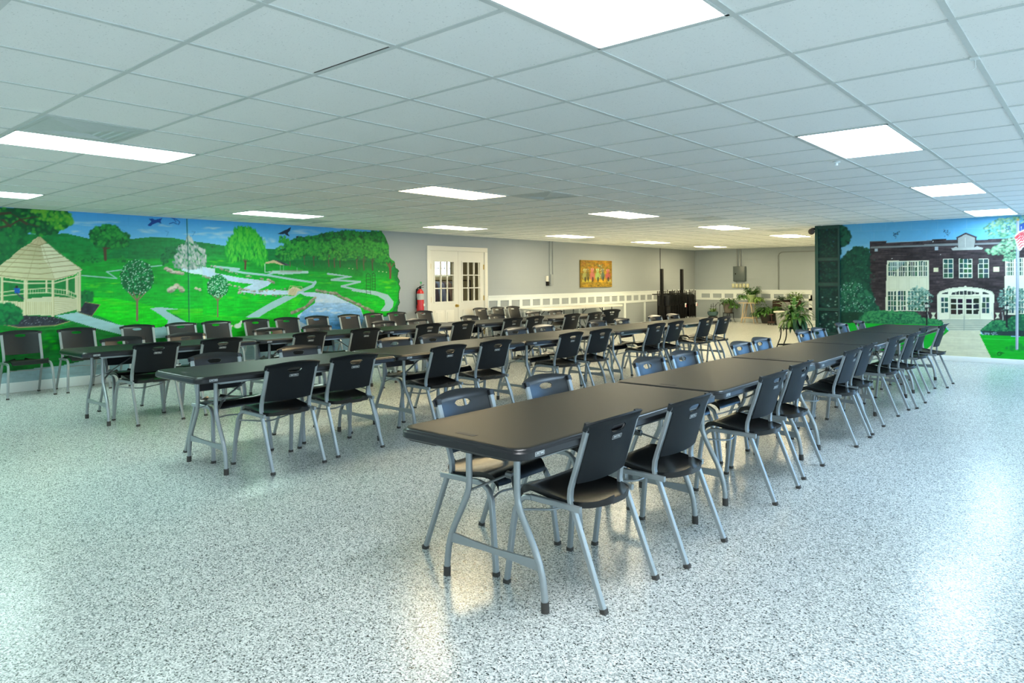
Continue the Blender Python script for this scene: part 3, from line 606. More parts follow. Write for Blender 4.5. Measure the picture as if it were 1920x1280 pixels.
o = cv.mesh('park_mural', lambda U, Z: np.stack([np.full_like(U, WX+.003), U, Z], 1), attr_mat('park_mural_paint', .5, 'Y'), keep, MURAL_GAIN, 1.14)
tag(o, 'painted park mural with gazebo, pond and trees covering the left wall', 'mural')

def paint_school():
    c = Canvas(-4.25, .28, .085, H, .01, onR)
    t = np.clip((c.Z-1.3)/1.1, 0, 1)[:, None, None]
    c.C[:] = (np.array((98, 172, 214))*t+np.array((150, 208, 232))*(1-t))/255.*(1+.03*c.N[..., None])
    for k in range(14): q = R(random.uniform(320, 520), random.uniform(300, 430))[0]; c.ell(*q, 14, 8, (150, 204, 226), .4, .9)
    # block joints in the sky
    for y in (210, 150): c.line(R(300, y+6, 1650, y-24), .7, (150, 196, 220), .45)
    for x, y0, y1 in ((458, 160, 210), (642, 150, 205), (836, 140, 200), (1034, 135, 195), (1250, 125, 190), (745, 205, 285), (555, 215, 290), (950, 205, 275), (1155, 195, 240)): c.line(R(x, y0, x, y1), .7, (150, 196, 220), .45)
    X1 = 3600
    # building
    brick = (60, 51, 53)
    c.poly(R(526, 292, 648, 288, 650, 300, 988, 280, 992, 272, 1095, 270, 1098, 280, 1175, 276, 1175, 260, 1243, 226, 1322, 258, 1322, 280, 1600, 262, X1, 250, X1, 900, 500, 900, 515, 600), brick, .35, .35)
    for k in range(40):
        y = 345+k*14; c.line(R(526, y, X1, y-3), .5, (38, 32, 34), .5)
    c.poly(R(528, 328, 1130, 306, 1600, 292, X1, 286, X1, 302, 1600, 308, 1130, 322, 528, 345), (128, 132, 132), .06)
    c.line(R(528, 345, 1130, 324, 1600, 310, X1, 304), .8, (40, 36, 40))
    c.line(R(526, 292, 648, 288), 1.2, (90, 84, 84)); c.line(R(650, 300, 988, 282), 1.0, (170, 190, 200))
    c.poly(R(1184, 265, 1243, 236, 1310, 262, 1310, 335, 1184, 337), (160, 164, 158), .06); c.line(R(1176, 262, 1243, 228, 1322, 258), 2, (60, 50, 52)); c.line(R(1240, 262, 1240, 330), .6, (200, 200, 190))
    c.poly(R(1135, 340, 1160, 336, 1170, 325, 1180, 337, 1310, 335, 1330, 322, 1345, 332, 1375, 338, 1365, 352, 1145, 358), (176, 180, 172), .06)
    # windows
    def window(x0, y0, x1, y1, nx, ny, pane=(46, 84, 70), fr=(224, 226, 204), tilt=0., t0=2.2, tm=1.0):
        c.poly(R(x0, y0, x1, y0-tilt, x1, y1-tilt*.3, x0, y1), fr, .03)
        for i in range(nx):
            for j in range(ny):
                a = x0+(x1-x0)*(i/nx); b = x0+(x1-x0)*((i+1)/nx); p = y0+(y1-y0)*(j/ny); q = y0+(y1-y0)*((j+1)/ny); m = 3.0*tm
                k = (i/nx)*tilt
                c.poly(R(a+m, p+m-k, b-m, p+m-k, b-m, q-m-k, a+m, q-m-k), (pane[0]+random.uniform(-14, 20), pane[1]+random.uniform(-14, 16), pane[2]+random.uniform(-14, 16)), .25)
    cream = (226, 228, 200)
    c.poly(R(652, 435, 965, 432, 966, 812, 640, 812), cream, .03)
    for i in range(4): window(662+i*76, 442-i*2, 727+i*76, 552, 4, 3)
    for i, (a, b) in enumerate(((662, 727), (738, 800), (812, 880), (888, 958))): window(a-4, 660, b-4, 810, 3, 4)
    for a, b in ((668, 728), (742, 802), (818, 880), (894, 950)): c.line(R(a, 560, b, 560, b, 650, a, 650, a, 560), .6, (200, 202, 170), .7)
    c.poly(R(675, 445, 800, 437, 730, 500, 665, 510), (170, 200, 200), .2, a=.5)
    for a, b in ((1073, 1150), (1194, 1292), (1338, 1416)): window(a, 420, b, 565, 2 if b-a < 90 else 3, 4)
    c.poly(R(1538, 415, 1900, 412, 1900, 840, 1535, 840), cream, .03)
    for i in range(5): window(1546+i*70, 415, 1606+i*70, 545, 4, 4)
    for i in range(5): window(1546+i*70, 640, 1606+i*70, 830, 3, 4)
    for x in (2060, 2600, 3100):
        c.poly(R(x, 415, x+320, 412, x+320, 840, x, 840), cream, .03)
        for i in range(4): window(x+10+i*76, 425, x+75+i*76, 545, 4, 3); window(x+10+i*76, 650, x+75+i*76, 810, 3, 4)
    for p in (R(1000, 488, 1036, 487, 1036, 518, 1000, 519), R(1450, 482, 1494, 481, 1494, 515, 1450, 516)): c.poly(p, (222, 218, 180), .04)
    for p in (R(562, 345, 582, 344, 582, 366, 562, 367), R(1012, 330, 1034, 329, 1034, 354, 1012, 355)): c.poly(p, (176, 190, 196), .1)
    for q in R(1055, 388, 1493, 384, 690, 418, 998, 292): c.ell(*q, 1.1, 1.1, (230, 232, 224))
    # entrance
    c.poly(R(1030, 690, 1045, 668, 1120, 640, 1228, 630, 1240, 622, 1252, 630, 1350, 640, 1440, 664, 1456, 688, 1452, 880, 1030, 875), (232, 232, 206), .03)
    c.line(R(1030, 692, 1050, 668, 1130, 645, 1240, 636, 1350, 645, 1435, 668, 1454, 690), 1.6, (200, 202, 176), .8)
    for p in (R(1060, 686, 1075, 675, 1110, 668, 1112, 686), R(1370, 686, 1372, 668, 1400, 672, 1420, 686)): c.poly(p, (50, 60, 60), .1)
    c.poly(R(1136, 688, 1140, 674, 1190, 664, 1240, 660, 1290, 664, 1340, 674, 1342, 688), (44, 50, 52), .1)
    for x in (1168, 1196, 1226, 1254, 1284, 1312): c.line(R(x, 660, x, 690), 1.2, (232, 232, 206))
    window(1056, 706, 1112, 826, 2, 3, (40, 84, 72)); window(1364, 706, 1422, 830, 2, 3, (40, 84, 72))
    c.poly(R(1122, 700, 1352, 700, 1350, 868, 1122, 866), (214, 216, 188), .03)
    window(1130, 716, 1226, 838, 2, 3, (26, 22, 24), tm=1.2); window(1244, 716, 1344, 838, 2, 3, (26, 22, 24), tm=1.2)
    c.line(R(1234, 690, 1232, 870), 1.4, (190, 192, 170)); c.line(R(1122, 868, 1122, 700, 1352, 700, 1352, 868), .8, (180, 182, 156))
    # trees on the left, deep teal
    c.foliage(R(320, 420, 360, 370, 420, 325, 470, 335, 520, 350, 528, 460, 520, 600, 560, 740, 600, 810, 300, 880, 290, 450), 900, 3.6, ((10, 52, 44), (16, 66, 52), (24, 82, 60)), base=(18, 62, 50))
    c.foliage(R(60, 140, 290, 160, 330, 180, 380, 230, 370, 300, 310, 330, 290, 420, 295, 800, 100, 900, 60, 900), 1300, 4.2, ((6, 36, 34), (10, 50, 42), (16, 64, 50), (34, 100, 74)), base=(10, 46, 40))
    for k in range(40): q = R(random.uniform(100, 290), random.uniform(170, 340))[0]; c.ell(*q, 3.4, 3, (58, 134, 166), .8, .7)
    for k in range(26): q = R(random.uniform(120, 290), random.uniform(390, 450))[0]; c.ell(*q, 3, 2, (70, 150, 160), .6, .7)
    c.foliage(R(150, 660, 240, 620, 300, 660, 340, 600, 420, 590, 480, 640, 540, 700, 570, 760, 600, 810, 480, 850, 300, 880, 100, 880, 120, 740), 900, 3.4, ((14, 58, 48), (24, 82, 62), (44, 112, 80)), base=(20, 70, 56))
    for k in range(190):
        x = random.uniform(180, 570); y = random.uniform(600, 860)
        if x > 480 and y < 700: continue
        c.ell(*R(x, y)[0], random.uniform(.8, 1.8), random.uniform(.8, 1.8), random.choice(((150, 196, 180), (190, 222, 204), (110, 170, 150))), .8, .5)
    # trunk-like dark bands on the column are painted the same deep green
    # right tree canopy
    LC = ((60, 118, 92), (92, 146, 112), (130, 176, 138), (164, 200, 160))
    c.foliage(R(1380, 190, 1430, 150, 1500, 115, 1680, 100, 1760, 100, 1760, 250, 1600, 262, 1450, 262, 1390, 245), 420, 3.4, LC, .7)
    c.foliage(R(1400, 385, 1390, 355, 1480, 320, 1540, 265, 1640, 260, 1640, 400, 1560, 440, 1520, 440, 1530, 390), 300, 3.2, LC, .7)
    c.foliage(R(1700, 100, 2400, 90, 2400, 380, 1900, 400, 1700, 300), 500, 3.6, LC, .7)
    for p in (R(1380, 185, 1420, 170), R(1680, 250, 1640, 320, 1560, 420)): c.line(p, 1, (70, 110, 90), .7)
    # spiky shrubs by the doors
    for x0, x1, y0 in ((800, 1000, 620), (1480, 1720, 620), (2000, 2300, 620)):
        P = R(x0, 720, x0+20, 660, (x0+x1)//2-20, y0, x1-50, 650, x1, 700, x1-10, 760, x1-50, 810, x0+40, 812, x0+10, 770)
        c.foliage(P, 330, 2.3, ((50, 90, 84), (80, 124, 112), (120, 160, 144), (160, 194, 176)), .7)
    c.poly(R(60, 820, 480, 820, 480, 925, 60, 930), (12, 62, 44), .3)
    for k in range(160): c.ell(*R(random.uniform(320, 560), random.uniform(330, 860))[0], random.uniform(1.2, 2.6), random.uniform(1, 2), random.choice(((44, 112, 84), (18, 74, 58), (60, 132, 98))), .5, .6) if random.random() < .6 else None
    # hedges
    HC = ((12, 66, 50), (22, 92, 62), (40, 120, 76), (66, 146, 90))
    c.foliage(R(440, 870, 500, 815, 600, 808, 700, 812, 860, 818, 915, 860, 920, 910, 440, 915), 700, 3, HC, .8, base=(24, 92, 64))
    c.foliage(R(760, 890, 860, 865, 980, 865, 1060, 885, 1080, 915, 960, 930, 760, 920), 330, 2.8, HC, .8, base=(28, 98, 68))
    c.foliage(R(1560, 870, 1640, 835, 1800, 830, 2300, 830, X1, 850, X1, 990, 1560, 960), 700, 3.2, HC, .8, base=(26, 94, 64))
    c.foliage(R(1345, 950, 1400, 895, 1500, 878, 1600, 900, 1640, 950, 1600, 985, 1400, 975), 380, 2.8, HC, .8, base=(26, 94, 66))
    c.poly(R(1345, 955, 1480, 965, 1640, 960, X1, 975, X1, 1005, 1640, 1000, 1380, 990), (34, 56, 56), .4)
    for k in range(40): c.ell(*R(random.uniform(1360, 1480), random.uniform(972, 990))[0], 1.6, 1., (140, 170, 180), .8, .5)
    # steps, walk, lawn
    c.poly(R(1060, 872, 1452, 872, 1410, 905, 1345, 962, 1130, 962, 1080, 910), (206, 208, 186), .04)
    for k in range(6): y = 880+k*14; c.line(R(1066+k*10, y, 1440-k*16, y), 1.4, (136, 148, 136), .9)
    c.line(R(1232, 850, 1230, 965), 1.2, (150, 160, 150)); 
    c.poly(R(300, 900, 1075, 915, 1120, 965, 900, 1180, 300, 1200), (6, 166, 50), .08, .05)
    c.foliage(R(60, 880, 300, 880, 330, 990, 250, 1200, 60, 1200), 160, 5, ((6, 60, 40), (10, 84, 48)), base=(8, 78, 46))
    c.poly(R(1120, 960, 1345, 960, 1432, 1160, 1440, 1190, 840, 1190), (214, 214, 186), .04, .03)
    for y in (1010, 1060, 1110, 1150): c.line(R(1050, y, 1400, y+6), .5, (230, 228, 206), .6)
    c.line(R(1350, 965, 1434, 1162), 1.2, (240, 230, 170), .8)
    c.poly(R(1345, 985, 1400, 992, 1640, 1003, X1, 1008, X1, 1240, 1440, 1190, 1432, 1160), (0, 168, 40), .06, .05)
    c.line(R(1380, 1020, 1700, 1030), .6, (90, 220, 100), .7); c.line(R(1400, 1110, 1700, 1120), .6, (60, 200, 80), .5)
    c.foliage(R(1540, 1090, 1640, 1060, 1760, 1080, 1760, 1110, 1560, 1105), 60, 3, ((0, 128, 44), (6, 140, 50)))
    for p in (R(1495, 1120, 1480, 1130, 1484, 1142, 1500, 1144, 1512, 1136, 1500, 1128, 1530, 1126), R(1484, 1122, 1500, 1118, 1516, 1122)): c.line(p, .9, (8, 50, 20), .95)
    # urns, rails, lamp posts, flag
    for x in (1000, 1482):
        c.poly(R(x-18, 824, x+18, 824, x+6, 846, x+16, 868, x-16, 868, x-6, 846), (214, 220, 190), .04); c.poly(R(x-30, 826, x-18, 826, x-8, 846, x-18, 870, x-32, 870), (52, 36, 40), .1); c.poly(R(x+18, 826, x+30, 826, x+30, 870, x+18, 870, x+8, 846), (52, 36, 40), .1)
        c.line(R(x-45, 820, x-35, 865), 1.1, (200, 210, 200)); c.line(R(x+35, 822, x+42, 880), 1.1, (200, 210, 200))
    for x, y0, y1 in ((950, 750, 915), (1551, 765, 930)):
        c.line(R(x, y0+30, x, y1), 2.6, (16, 20, 26)); c.poly(R(x-14, y0+8, x+14, y0+8, x+11, y0+36, x-11, y0+36), (216, 220, 206), .05); c.poly(R(x-17, y0+10, x, y0-8, x+17, y0+10), (24, 26, 30), 0)
        c.line(R(x-13, y0+38, x+13, y0+38), 1.6, (20, 24, 28)); c.line(R(x, y0+8, x, y0+36), .6, (60, 60, 60))
    c.line(R(1634, 130, 1632, 500, 1627, 1095), 4.6, (150, 160, 176)); c.line(R(1637, 130, 1635, 500, 1631, 1095), 1.4, (206, 212, 220))
    c.ell(*R(1634, 126)[0], 3.0, 3.0, (200, 170, 90))
    fl = [1608, 250, 1640, 215, 1690, 190, 1760, 200, 1770, 300, 1710, 320, 1680, 330, 1650, 362, 1630, 340]
    c.poly(R(*fl), (224, 214, 210), .04)
    for k in range(6): c.line(R(1612+k*14, 262+k*6, 1650+k*10, 228+k*4, 1700+k*10, 210+k*14, 1764, 214+k*14), 1.7, (196, 60, 66), .95)
    for k in range(5): c.line(R(1616+k*8, 270+k*17, 1634+k*8, 250+k*17, 1660+k*6, 240+k*19), 1.6, (196, 60, 66), .9)
    c.poly(R(1644, 168, 1690, 140, 1764, 150, 1764, 205, 1690, 196, 1646, 214), (40, 84, 160), .06)
    for k in range(10): c.ell(*R(random.uniform(1655, 1755), random.uniform(160, 198))[0], 1.1, 1.1, (226, 230, 240))
    # flowers clinging to the sky blocks
    for x, y in ((725, 240), (1100, 222), (1565, 190)):
        for k in range(16): c.ell(*R(x+random.uniform(-24, 24), y+random.uniform(-24, 30))[0], 1.4, 1.6, random.choice(((30, 60, 90), (60, 100, 120), (90, 130, 160))), .8, .5)
    return c
cs = paint_school()
m_school = attr_mat('school_mural_paint', .45, 'X')
o = cs.mesh('school_mural', lambda U, Z: np.stack([U, np.full_like(U, RY-.003), Z], 1), m_school, None, MURAL_GAIN, 1.1)
tag(o, 'painted mural of a dark brick school with cream entrance on the right wall', 'mural')

# ------------------------------------------------------------------ walls
m_wl = wall_mat('left_wall_paint', (.35, .385, .405), 'Y'); m_wb = wall_mat('far_wall_paint', (.355, .405, .44), 'X')
m_low = wall_mat('wainscot_paint_left', (.40, .44, .45), 'Y')
DY0, DY1, DZ = 9.99, 11.66, 2.06
mb = MB(); mb.box(WX-.2, WX, FY-.2, DY0, 0, H+.05); mb.box(WX-.2, WX, DY1, BY+.2, 0, H+.05); mb.box(WX-.2, WX, DY0, DY1, DZ, H+.05)
struct(mb.build('wall_left', m_wl, smooth=0))
struct(MB().box(WX, -3.9, BY, BY+.2, 0, H+.05).build('wall_back', m_wb, smooth=0))
mb = MB().box(-4.23, ADDED_SCHOOL_WIN[0][0], RY, RY+.2, 0, H+.05).box(ADDED_SCHOOL_WIN[0][0], RX, RY, RY+.2, 0, 1.22).box(ADDED_SCHOOL_WIN[0][0], RX, RY, RY+.2, 2.25, H+.05)
mb.box(ADDED_SCHOOL_WIN[0][1], ADDED_SCHOOL_WIN[1][0], RY, RY+.2, 1.22, 2.25).box(ADDED_SCHOOL_WIN[1][1], RX, RY, RY+.2, 1.22, 2.25)
struct(mb.build('wall_school', wall_mat('school_wall_paint', (.55, .58, .58), 'X'), smooth=0))
for i, (a, b) in enumerate(ADDED_SCHOOL_WIN):  # frames of the added, unseen school wall windows
    mb = MB()
    for q in (a, b-.05, (a+b)/2-.02): mb.box(q, q+.05, RY+.08, RY+.13, 1.22, 2.25)
    for z in (1.22, 2.2, 1.7): mb.box(a, b, RY+.08, RY+.13, z, z+.05)
    struct(mb.build(f'window_{30+i}', m_white, smooth=0))
struct(MB().box(-4.23, -4.03, RY+.2, BY, 0, H+.05).build('wall_return', wall_mat('return_wall_paint', (.55, .56, .54), 'Y'), smooth=0))
def window_wall(name, wins, fixed, axis):
    mb = MB(); zs, zt = .6, 2.2; lo, hi = (FY-.2, RY) if axis == 'x' else (WX, RX+.2)
    def bx(a, b, z0, z1):
        if axis == 'x': mb.box(fixed, fixed+.2, a, b, z0, z1)
        else: mb.box(a, b, fixed-.2, fixed, z0, z1)
    bx(lo, hi, 0, zs); bx(lo, hi, zt, H+.05); p = lo
    for a, b in wins: bx(p, a, zs, zt); p = b
    bx(p, hi, zs, zt)
    struct(mb.build(name, wall_mat(name+'_paint', (.6, .64, .64), 'Y' if axis == 'x' else 'X'), smooth=0))
    return zs, zt
zs, zt = window_wall('wall_right', ADDED_RIGHT_WIN, RX, 'x'); window_wall('wall_front', ADDED_FRONT_WIN, FY, 'y')
wn = 1  # frames of the windows added out of view around the daylight lamps
for a, b in ADDED_RIGHT_WIN:
    mb = MB(); X = RX+.08
    for q in (a, b-.05, (a+b)/2-.02): mb.box(X, X+.05, q, q+.05, zs, zt)
    for z in (zs, zt-.05, 1.4): mb.box(X, X+.05, a, b, z, z+.05)
    struct(mb.build(f'window_{wn}', m_white, smooth=0)); wn += 1
for a, b in ADDED_FRONT_WIN:
    mb = MB(); Y = FY-.13
    for q in (a, b-.05, (a+b)/2-.02): mb.box(q, q+.05, Y, Y+.05, zs, zt)
    for z in (zs, zt-.05, 1.4): mb.box(a, b, Y, Y+.05, z, z+.05)
    struct(mb.build(f'window_{wn}', m_white, smooth=0)); wn += 1
# painted column at the end of the school wall
def column():
    x0, x1, y0 = -4.23, -3.80, RY-.05
    m = mat('column_green_paint', S(8, 42, 38), .4, var=.5, scale=9); m2 = mat('column_light_edge_paint', S(18, 66, 54), .4, var=.4, scale=14)
    m3 = mat('column_edge_pale', S(22, 66, 58), .45, var=.3, scale=9)
    mb = MB(); mb.box(x0, x0+.05, y0, RY+.0, 0, H, 1); mb.box(x1-.03, x1, y0, RY, 0, H, 2); mb.box(x0+.05, x1-.03, y0+.035, RY, 0, H, 0)
    for z in (.33, .80, 1.27, 1.74): mb.box(x0+.05, x1-.03, y0+.006, RY, z, z+.055, 1)
    mb.box(x0+.05, x1-.03, y0+.006, RY, H-.06, H, 1)
    o = struct(mb.build('trim_7', [m, m2, m3], smooth=0))
column()
# painted foliage face of the column panels (same brush work as the mural)
cc = Canvas(-4.178, -3.832, .02, H-.02, .01, onR)
cc.C[:] = np.array((12, 50, 46))/255.*(1+.5*cc.N[..., None])
for k in range(900):
    u = random.uniform(-4.17, -3.84); z = random.uniform(.1, H-.05); sl = cc.win(u-.03, u+.03, z-.025, z+.025)
    if z < .35: col = random.choice(((8, 78, 42), (6, 60, 40)))
    elif random.random() < .07 and z > 2.0: col = (44, 108, 132)
    elif random.random() < .10 and z < 1.15: col = (170, 208, 190)
    else: col = random.choice(((8, 40, 38), (14, 58, 48), (28, 84, 64), (10, 50, 44)))
    du = cc.U[sl[1]][None]-u; dz = cc.Z[sl[0]][:, None]-z; cc.blend(sl, np.clip(1.2-np.sqrt((du/.022)**2+(dz/.018)**2), 0, 1)*.7, col)
for z in (.33, .80, 1.27, 1.74): 
    s_ = (cc.Z > z-.005) & (cc.Z < z+.06); cc.C[s_] = np.array((36, 96, 78))/255.*(1+.4*cc.N[s_][..., None])
kp = np.ones((cc.h, cc.w), bool)
for z in (.33, .80, 1.27, 1.74): kp[(cc.Z > z-.012) & (cc.Z < z+.066)] = False
o = cc.mesh('column_mural', lambda U, Z: np.stack([U, np.full_like(U, RY-.0175), Z], 1), m_school, kp, 1.0)
tag(o, 'dark green leafy painting in the recessed panels of the corner column', 'mural')

# baseboards
struct(MB().box(WX, WX+.015, FY, DY0-.1, 0, .13, b=.004).build('baseboard_left', m_white))
struct(MB().box(WX, WX+.015, DY1+.1, BY, 0, .12, b=.004).build('baseboard_left_far', m_white))
struct(MB().box(WX, -4.23, BY-.015, BY, 0, .12, b=.004).build('baseboard_back', m_white))
struct(MB().box(-3.8, RX-.01, RY-.018, RY, 0, .085, b=.004).build('baseboard_right', m_white))
# wainscot with square openings, left wall from the door to the corner
mb = MB(); x0, x1 = WX, WX+.018
ya, yb = DY1+.1, BY
mb.box(x0, x1+.012, ya, yb, 1.035, 1.065); mb.box(x0, x1, ya, yb, .945, 1.035); mb.box(x0, x1, ya, yb, .725, .79)
y = 11.79
while y < yb:
    mb.box(x0, x1, y+.295, y+.4, .79, .945); y += .4
mb.box(x0, x1, ya, 11.79, .79, .945)
y = 17.70-1.155*5
while y < yb:
    mb.box(x0, x1, y-.045, y+.045, .12, .725); y += 1.155
struct(mb.build('trim_1', m_white, smooth=0))
mb = MB(); y0, y1 = BY-.018, BY; xa, xb = WX, -6.95
mb.box(xa, xb, y0-.012, y1, 1.025, 1.055); mb.box(xa, xb, y0, y1, .925, 1.03); mb.box(xa, xb, y0, y1, .715, .785)
x = -10.58
mb.box(xa, x, y0, y1, .785, .925)
while x < xb-.2:
    mb.box(x+.305, min(x+.41, xb), y0, y1, .785, .925); x += .41
mb.box(xb-.1, xb, y0, y1, .12, .9); mb.box(xb-.6, xb-.5, y0, y1, .5, .72); mb.box(xb-.6, xb, y0, y1, .44, .51)
struct(mb.build('trim_2', m_white, smooth=0))

# ------------------------------------------------------------------ double door
def door():
    mb = MB(); X = WX+.02; f = .095
    for a, b, z0, z1 in ((DY0-f, DY0, 0, DZ), (DY1, DY1+f, 0, DZ), (DY0-f, DY1+f, DZ, DZ+f)): mb.box(WX-.0, X, a, b, z0, z1, b=.004)
    for a, b, z0, z1 in ((DY0, DY0+.004, 0, DZ), (DY1-.004, DY1, 0, DZ), (DY0, DY1, DZ-.004, DZ)): mb.box(WX-.19, X-.004, a, b, z0, z1)
    struct(mb.build('trim_3', m_cream))
    mid = (DY0+DY1)/2
    glass = bpy.data.materials.new('door_glass'); glass.use_nodes = True; g = glass.node_tree.nodes['Principled BSDF']
    g.inputs['Base Color'].default_value = (.9, .95, .95, 1); g.inputs['Transmission Weight'].default_value = 1; g.inputs['Roughness'].default_value = .02; g.inputs['IOR'].default_value = 1.01
    for n, (a, b, hs) in enumerate(((DY0+.004, mid-.003, 1), (mid+.003, DY1-.004, -1))):
        mb = MB(); xa, xb = WX-.05, WX-.008; ga, gb = a+.135, b-.135; z0, z1 = .97, 1.82
        mb.box(xa, xb, a, ga, 0.01, DZ-.005); mb.box(xa, xb, gb, b, .01, DZ-.005); mb.box(xa, xb, ga, gb, .01, z0); mb.box(xa, xb, ga, gb, z1, DZ-.005)
        for q in ((ga-.03, ga, z0-.03, z1+.03), (gb, gb+.03, z0-.03, z1+.03), (ga, gb, z0-.03, z0), (ga, gb, z1, z1+.03)): mb.box(xb-.002, xb+.01, *q)
        pw = (b-a-.27-.06)/2
        for k in range(2):
            p0 = a+.135+k*(pw+.06); mb.box(xb-.002, xb+.008, p0, p0+pw, .18, .78, b=.004); mb.box(xb, xb+.016, p0+.04, p0+pw-.04, .22, .74, b=.004)
        leaf = struct(mb.build(f'door_{n+1}', m_cream))
        mu = MB()
        for k in (1, 2):
            yy = ga+(gb-ga)*k/3; mu.box(xa+.01, xb+.004, yy-.011, yy+.011, z0, z1); zz = z0+(z1-z0)*k/3; mu.box(xa+.01, xb+.004, ga, gb, zz-.011, zz+.011)
        mu.build('muntins', m_cream, leaf, smooth=0)
        MB().box(xa+.018, xa+.022, ga, gb, z0, z1).build('pane', glass, leaf, smooth=0)
        for z in (1.72, 1.02, .25):
            h = a if hs > 0 else b; MB().box(xb, xb+.008, h-.022+(.004 if hs > 0 else -.004), h+.022, z-.055, z+.055).build('hinge', m_brass, leaf, smooth=0)
        if n == 0:
            k = MB(); k.v = []; k.ball((xb+.05, b-.06, .87), .028, .028, .028); k.tube([(xb, b-.06, .87), (xb+.05, b-.06, .87)], .012, 10); k.lathe([(.03, 0), (.03, .004)], 0, 0)
            k2 = MB(); k2.ball((xb+.05, b-.06, .87), .03, .03, .03); k2.tube([(xb-.001, b-.06, .87), (xb+.05, b-.06, .87)], .012, 10); k2.tube([(xb-.001, b-.06, .87), (xb+.006, b-.06, .87)], .035, 14, up=(0, 0, 1))
            k2.build('knob', m_brass, leaf)
    # the small room seen through the panes
    X0 = WX-2.3
    mb = MB(); mb.box(X0-.1, X0, 8.5, 14, 0, H); mb.box(X0, WX-.2, 8.4, 8.5, 0, H); mb.box(X0, WX-.2, 14, 14.1, 0, H)
    mb.box(X0, WX-.2, 8.5, 14, H, H+.1); mb.box(X0, WX-.2, 8.5, 14, -.1, 0)
    struct(mb.build('wall_closet', mat('closet_wall_paint', (.42, .38, .24), .6), smooth=0))
    area('closet_fill_light', (WX-1.2, 11.0, H-.02), (0, 0, 0), .6, .6, 30, (1., .88, .62))  # unseen fill light added to brighten the room behind the panes
    w = MB().box(X0+.001, X0+.02, 12.15, 12.80, 1.55, 1.93).build('window_20', emis('closet_daylight', (.8, .92, 1), 3.0), smooth=0); struct(w)
    mb = MB()
    for a in (12.15, 12.36, 12.58, 12.78): mb.box(X0+.02, X0+.035, a, a+.02, 1.55, 1.93)
    for z in (1.55, 1.73, 1.91): mb.box(X0+.02, X0+.035, 12.15, 12.8, z, z+.02)
    struct(mb.build('trim_8', m_white, smooth=0))
    t = thing('clothes_rack', 'dark clothes hanging behind the left panes of the double door', 'clothes rack', (X0+.5, 12.05, 0))
    MB().tube([(0, -.55, 1.42), (0, 1.0, 1.42)], .012).tube([(0, -.55, 0), (0, -.55, 1.42)], .015).tube([(0, 1.0, 0), (0, 1.0, 1.42)], .015).box(-.2, .2, -.57, -.53, 0, .03).box(-.2, .2, .98, 1.02, 0, .03).build('rail', m_black_metal, t)
    cl = [(.08, .06, .14), (.03, .025, .04), (.06, .09, .16), (.10, .12, .2), (.04, .03, .04), (.14, .10, .09), (.05, .06, .08), (.25, .14, .12), (.30, .2, .16)]
    for k in range(9):
        y = -.48+k*.12; mb = MB(); n = 14; vs = []
        P = [(-.2+.02*math.sin(k), .5), (.2, .52), (.24, 1.0), (.16, 1.34), (.05, 1.40), (-.05, 1.40), (-.16, 1.34), (-.24, 1.0)]
        for yy in (-.045, .045): vs += [(px, y+yy, pz) for px, pz in P]
        m_ = len(P); mb.add(vs, [tuple(range(m_)), tuple(range(m_, 2*m_))]+[(i, (i+1) % m_, m_+(i+1) % m_, m_+i) for i in range(m_)])
        mb.build('garment', mat(f'garment_{k}', cl[k], .9, var=.4, scale=20), t)
door()

# ------------------------------------------------------------------ things on the walls
def extinguisher():
    y = 9.62; t = thing('fire_extinguisher', 'red fire extinguisher hanging on the wall left of the double door', 'fire extinguisher', (WX+.10, y, 0))
    mb = MB(); mb.lathe([(.005, .74), (.06, .745), (.075, .76), (.075, 1.16), (.065, 1.20), (.035, 1.235), (.03, 1.25)], 0, 0, 24); mb.build('cylinder', m_red, t)
    MB().lathe([(.0765, 1.03), (.0765, 1.155)], 0, 0, 24, cap=False).build('label_band', mat('label_silver', (.45, .46, .45), .4), t)
    mb = MB(); mb.lathe([(.02, 1.25), (.022, 1.27), (.022, 1.30), (.012, 1.31)], 0, 0, 12); mb.bar([(0, -.02, 1.30), (0, .10, 1.335)], .022, .008); mb.bar([(0, -.02, 1.275), (0, .09, 1.285)], .022, .008); mb.build('valve', m_black_metal, t)
    MB().tube([(.0, -.02, 1.28), (0, -.07, 1.27), (0, -.105, 1.20), (0, -.105, 1.05), (0, -.09, .93)], .012, 8).build('hose', m_black_metal, t)
    MB().tube([(0, .02, 1.31), (0, .02, 1.35), (0, .035, 1.375)], .008, 6).box(-.004, .004, 0, .04, 1.36, 1.40).build('tag', mat('green_tag', (.05, .35, .12), .5), t)
    MB().box(.074, .078, .02, .06, .90, .95).build('sticker', m_white_plastic, t)
    MB().box(-.098, -.07, -.03, .03, .85, 1.25).build('bracket', m_black_metal, t)
extinguisher()
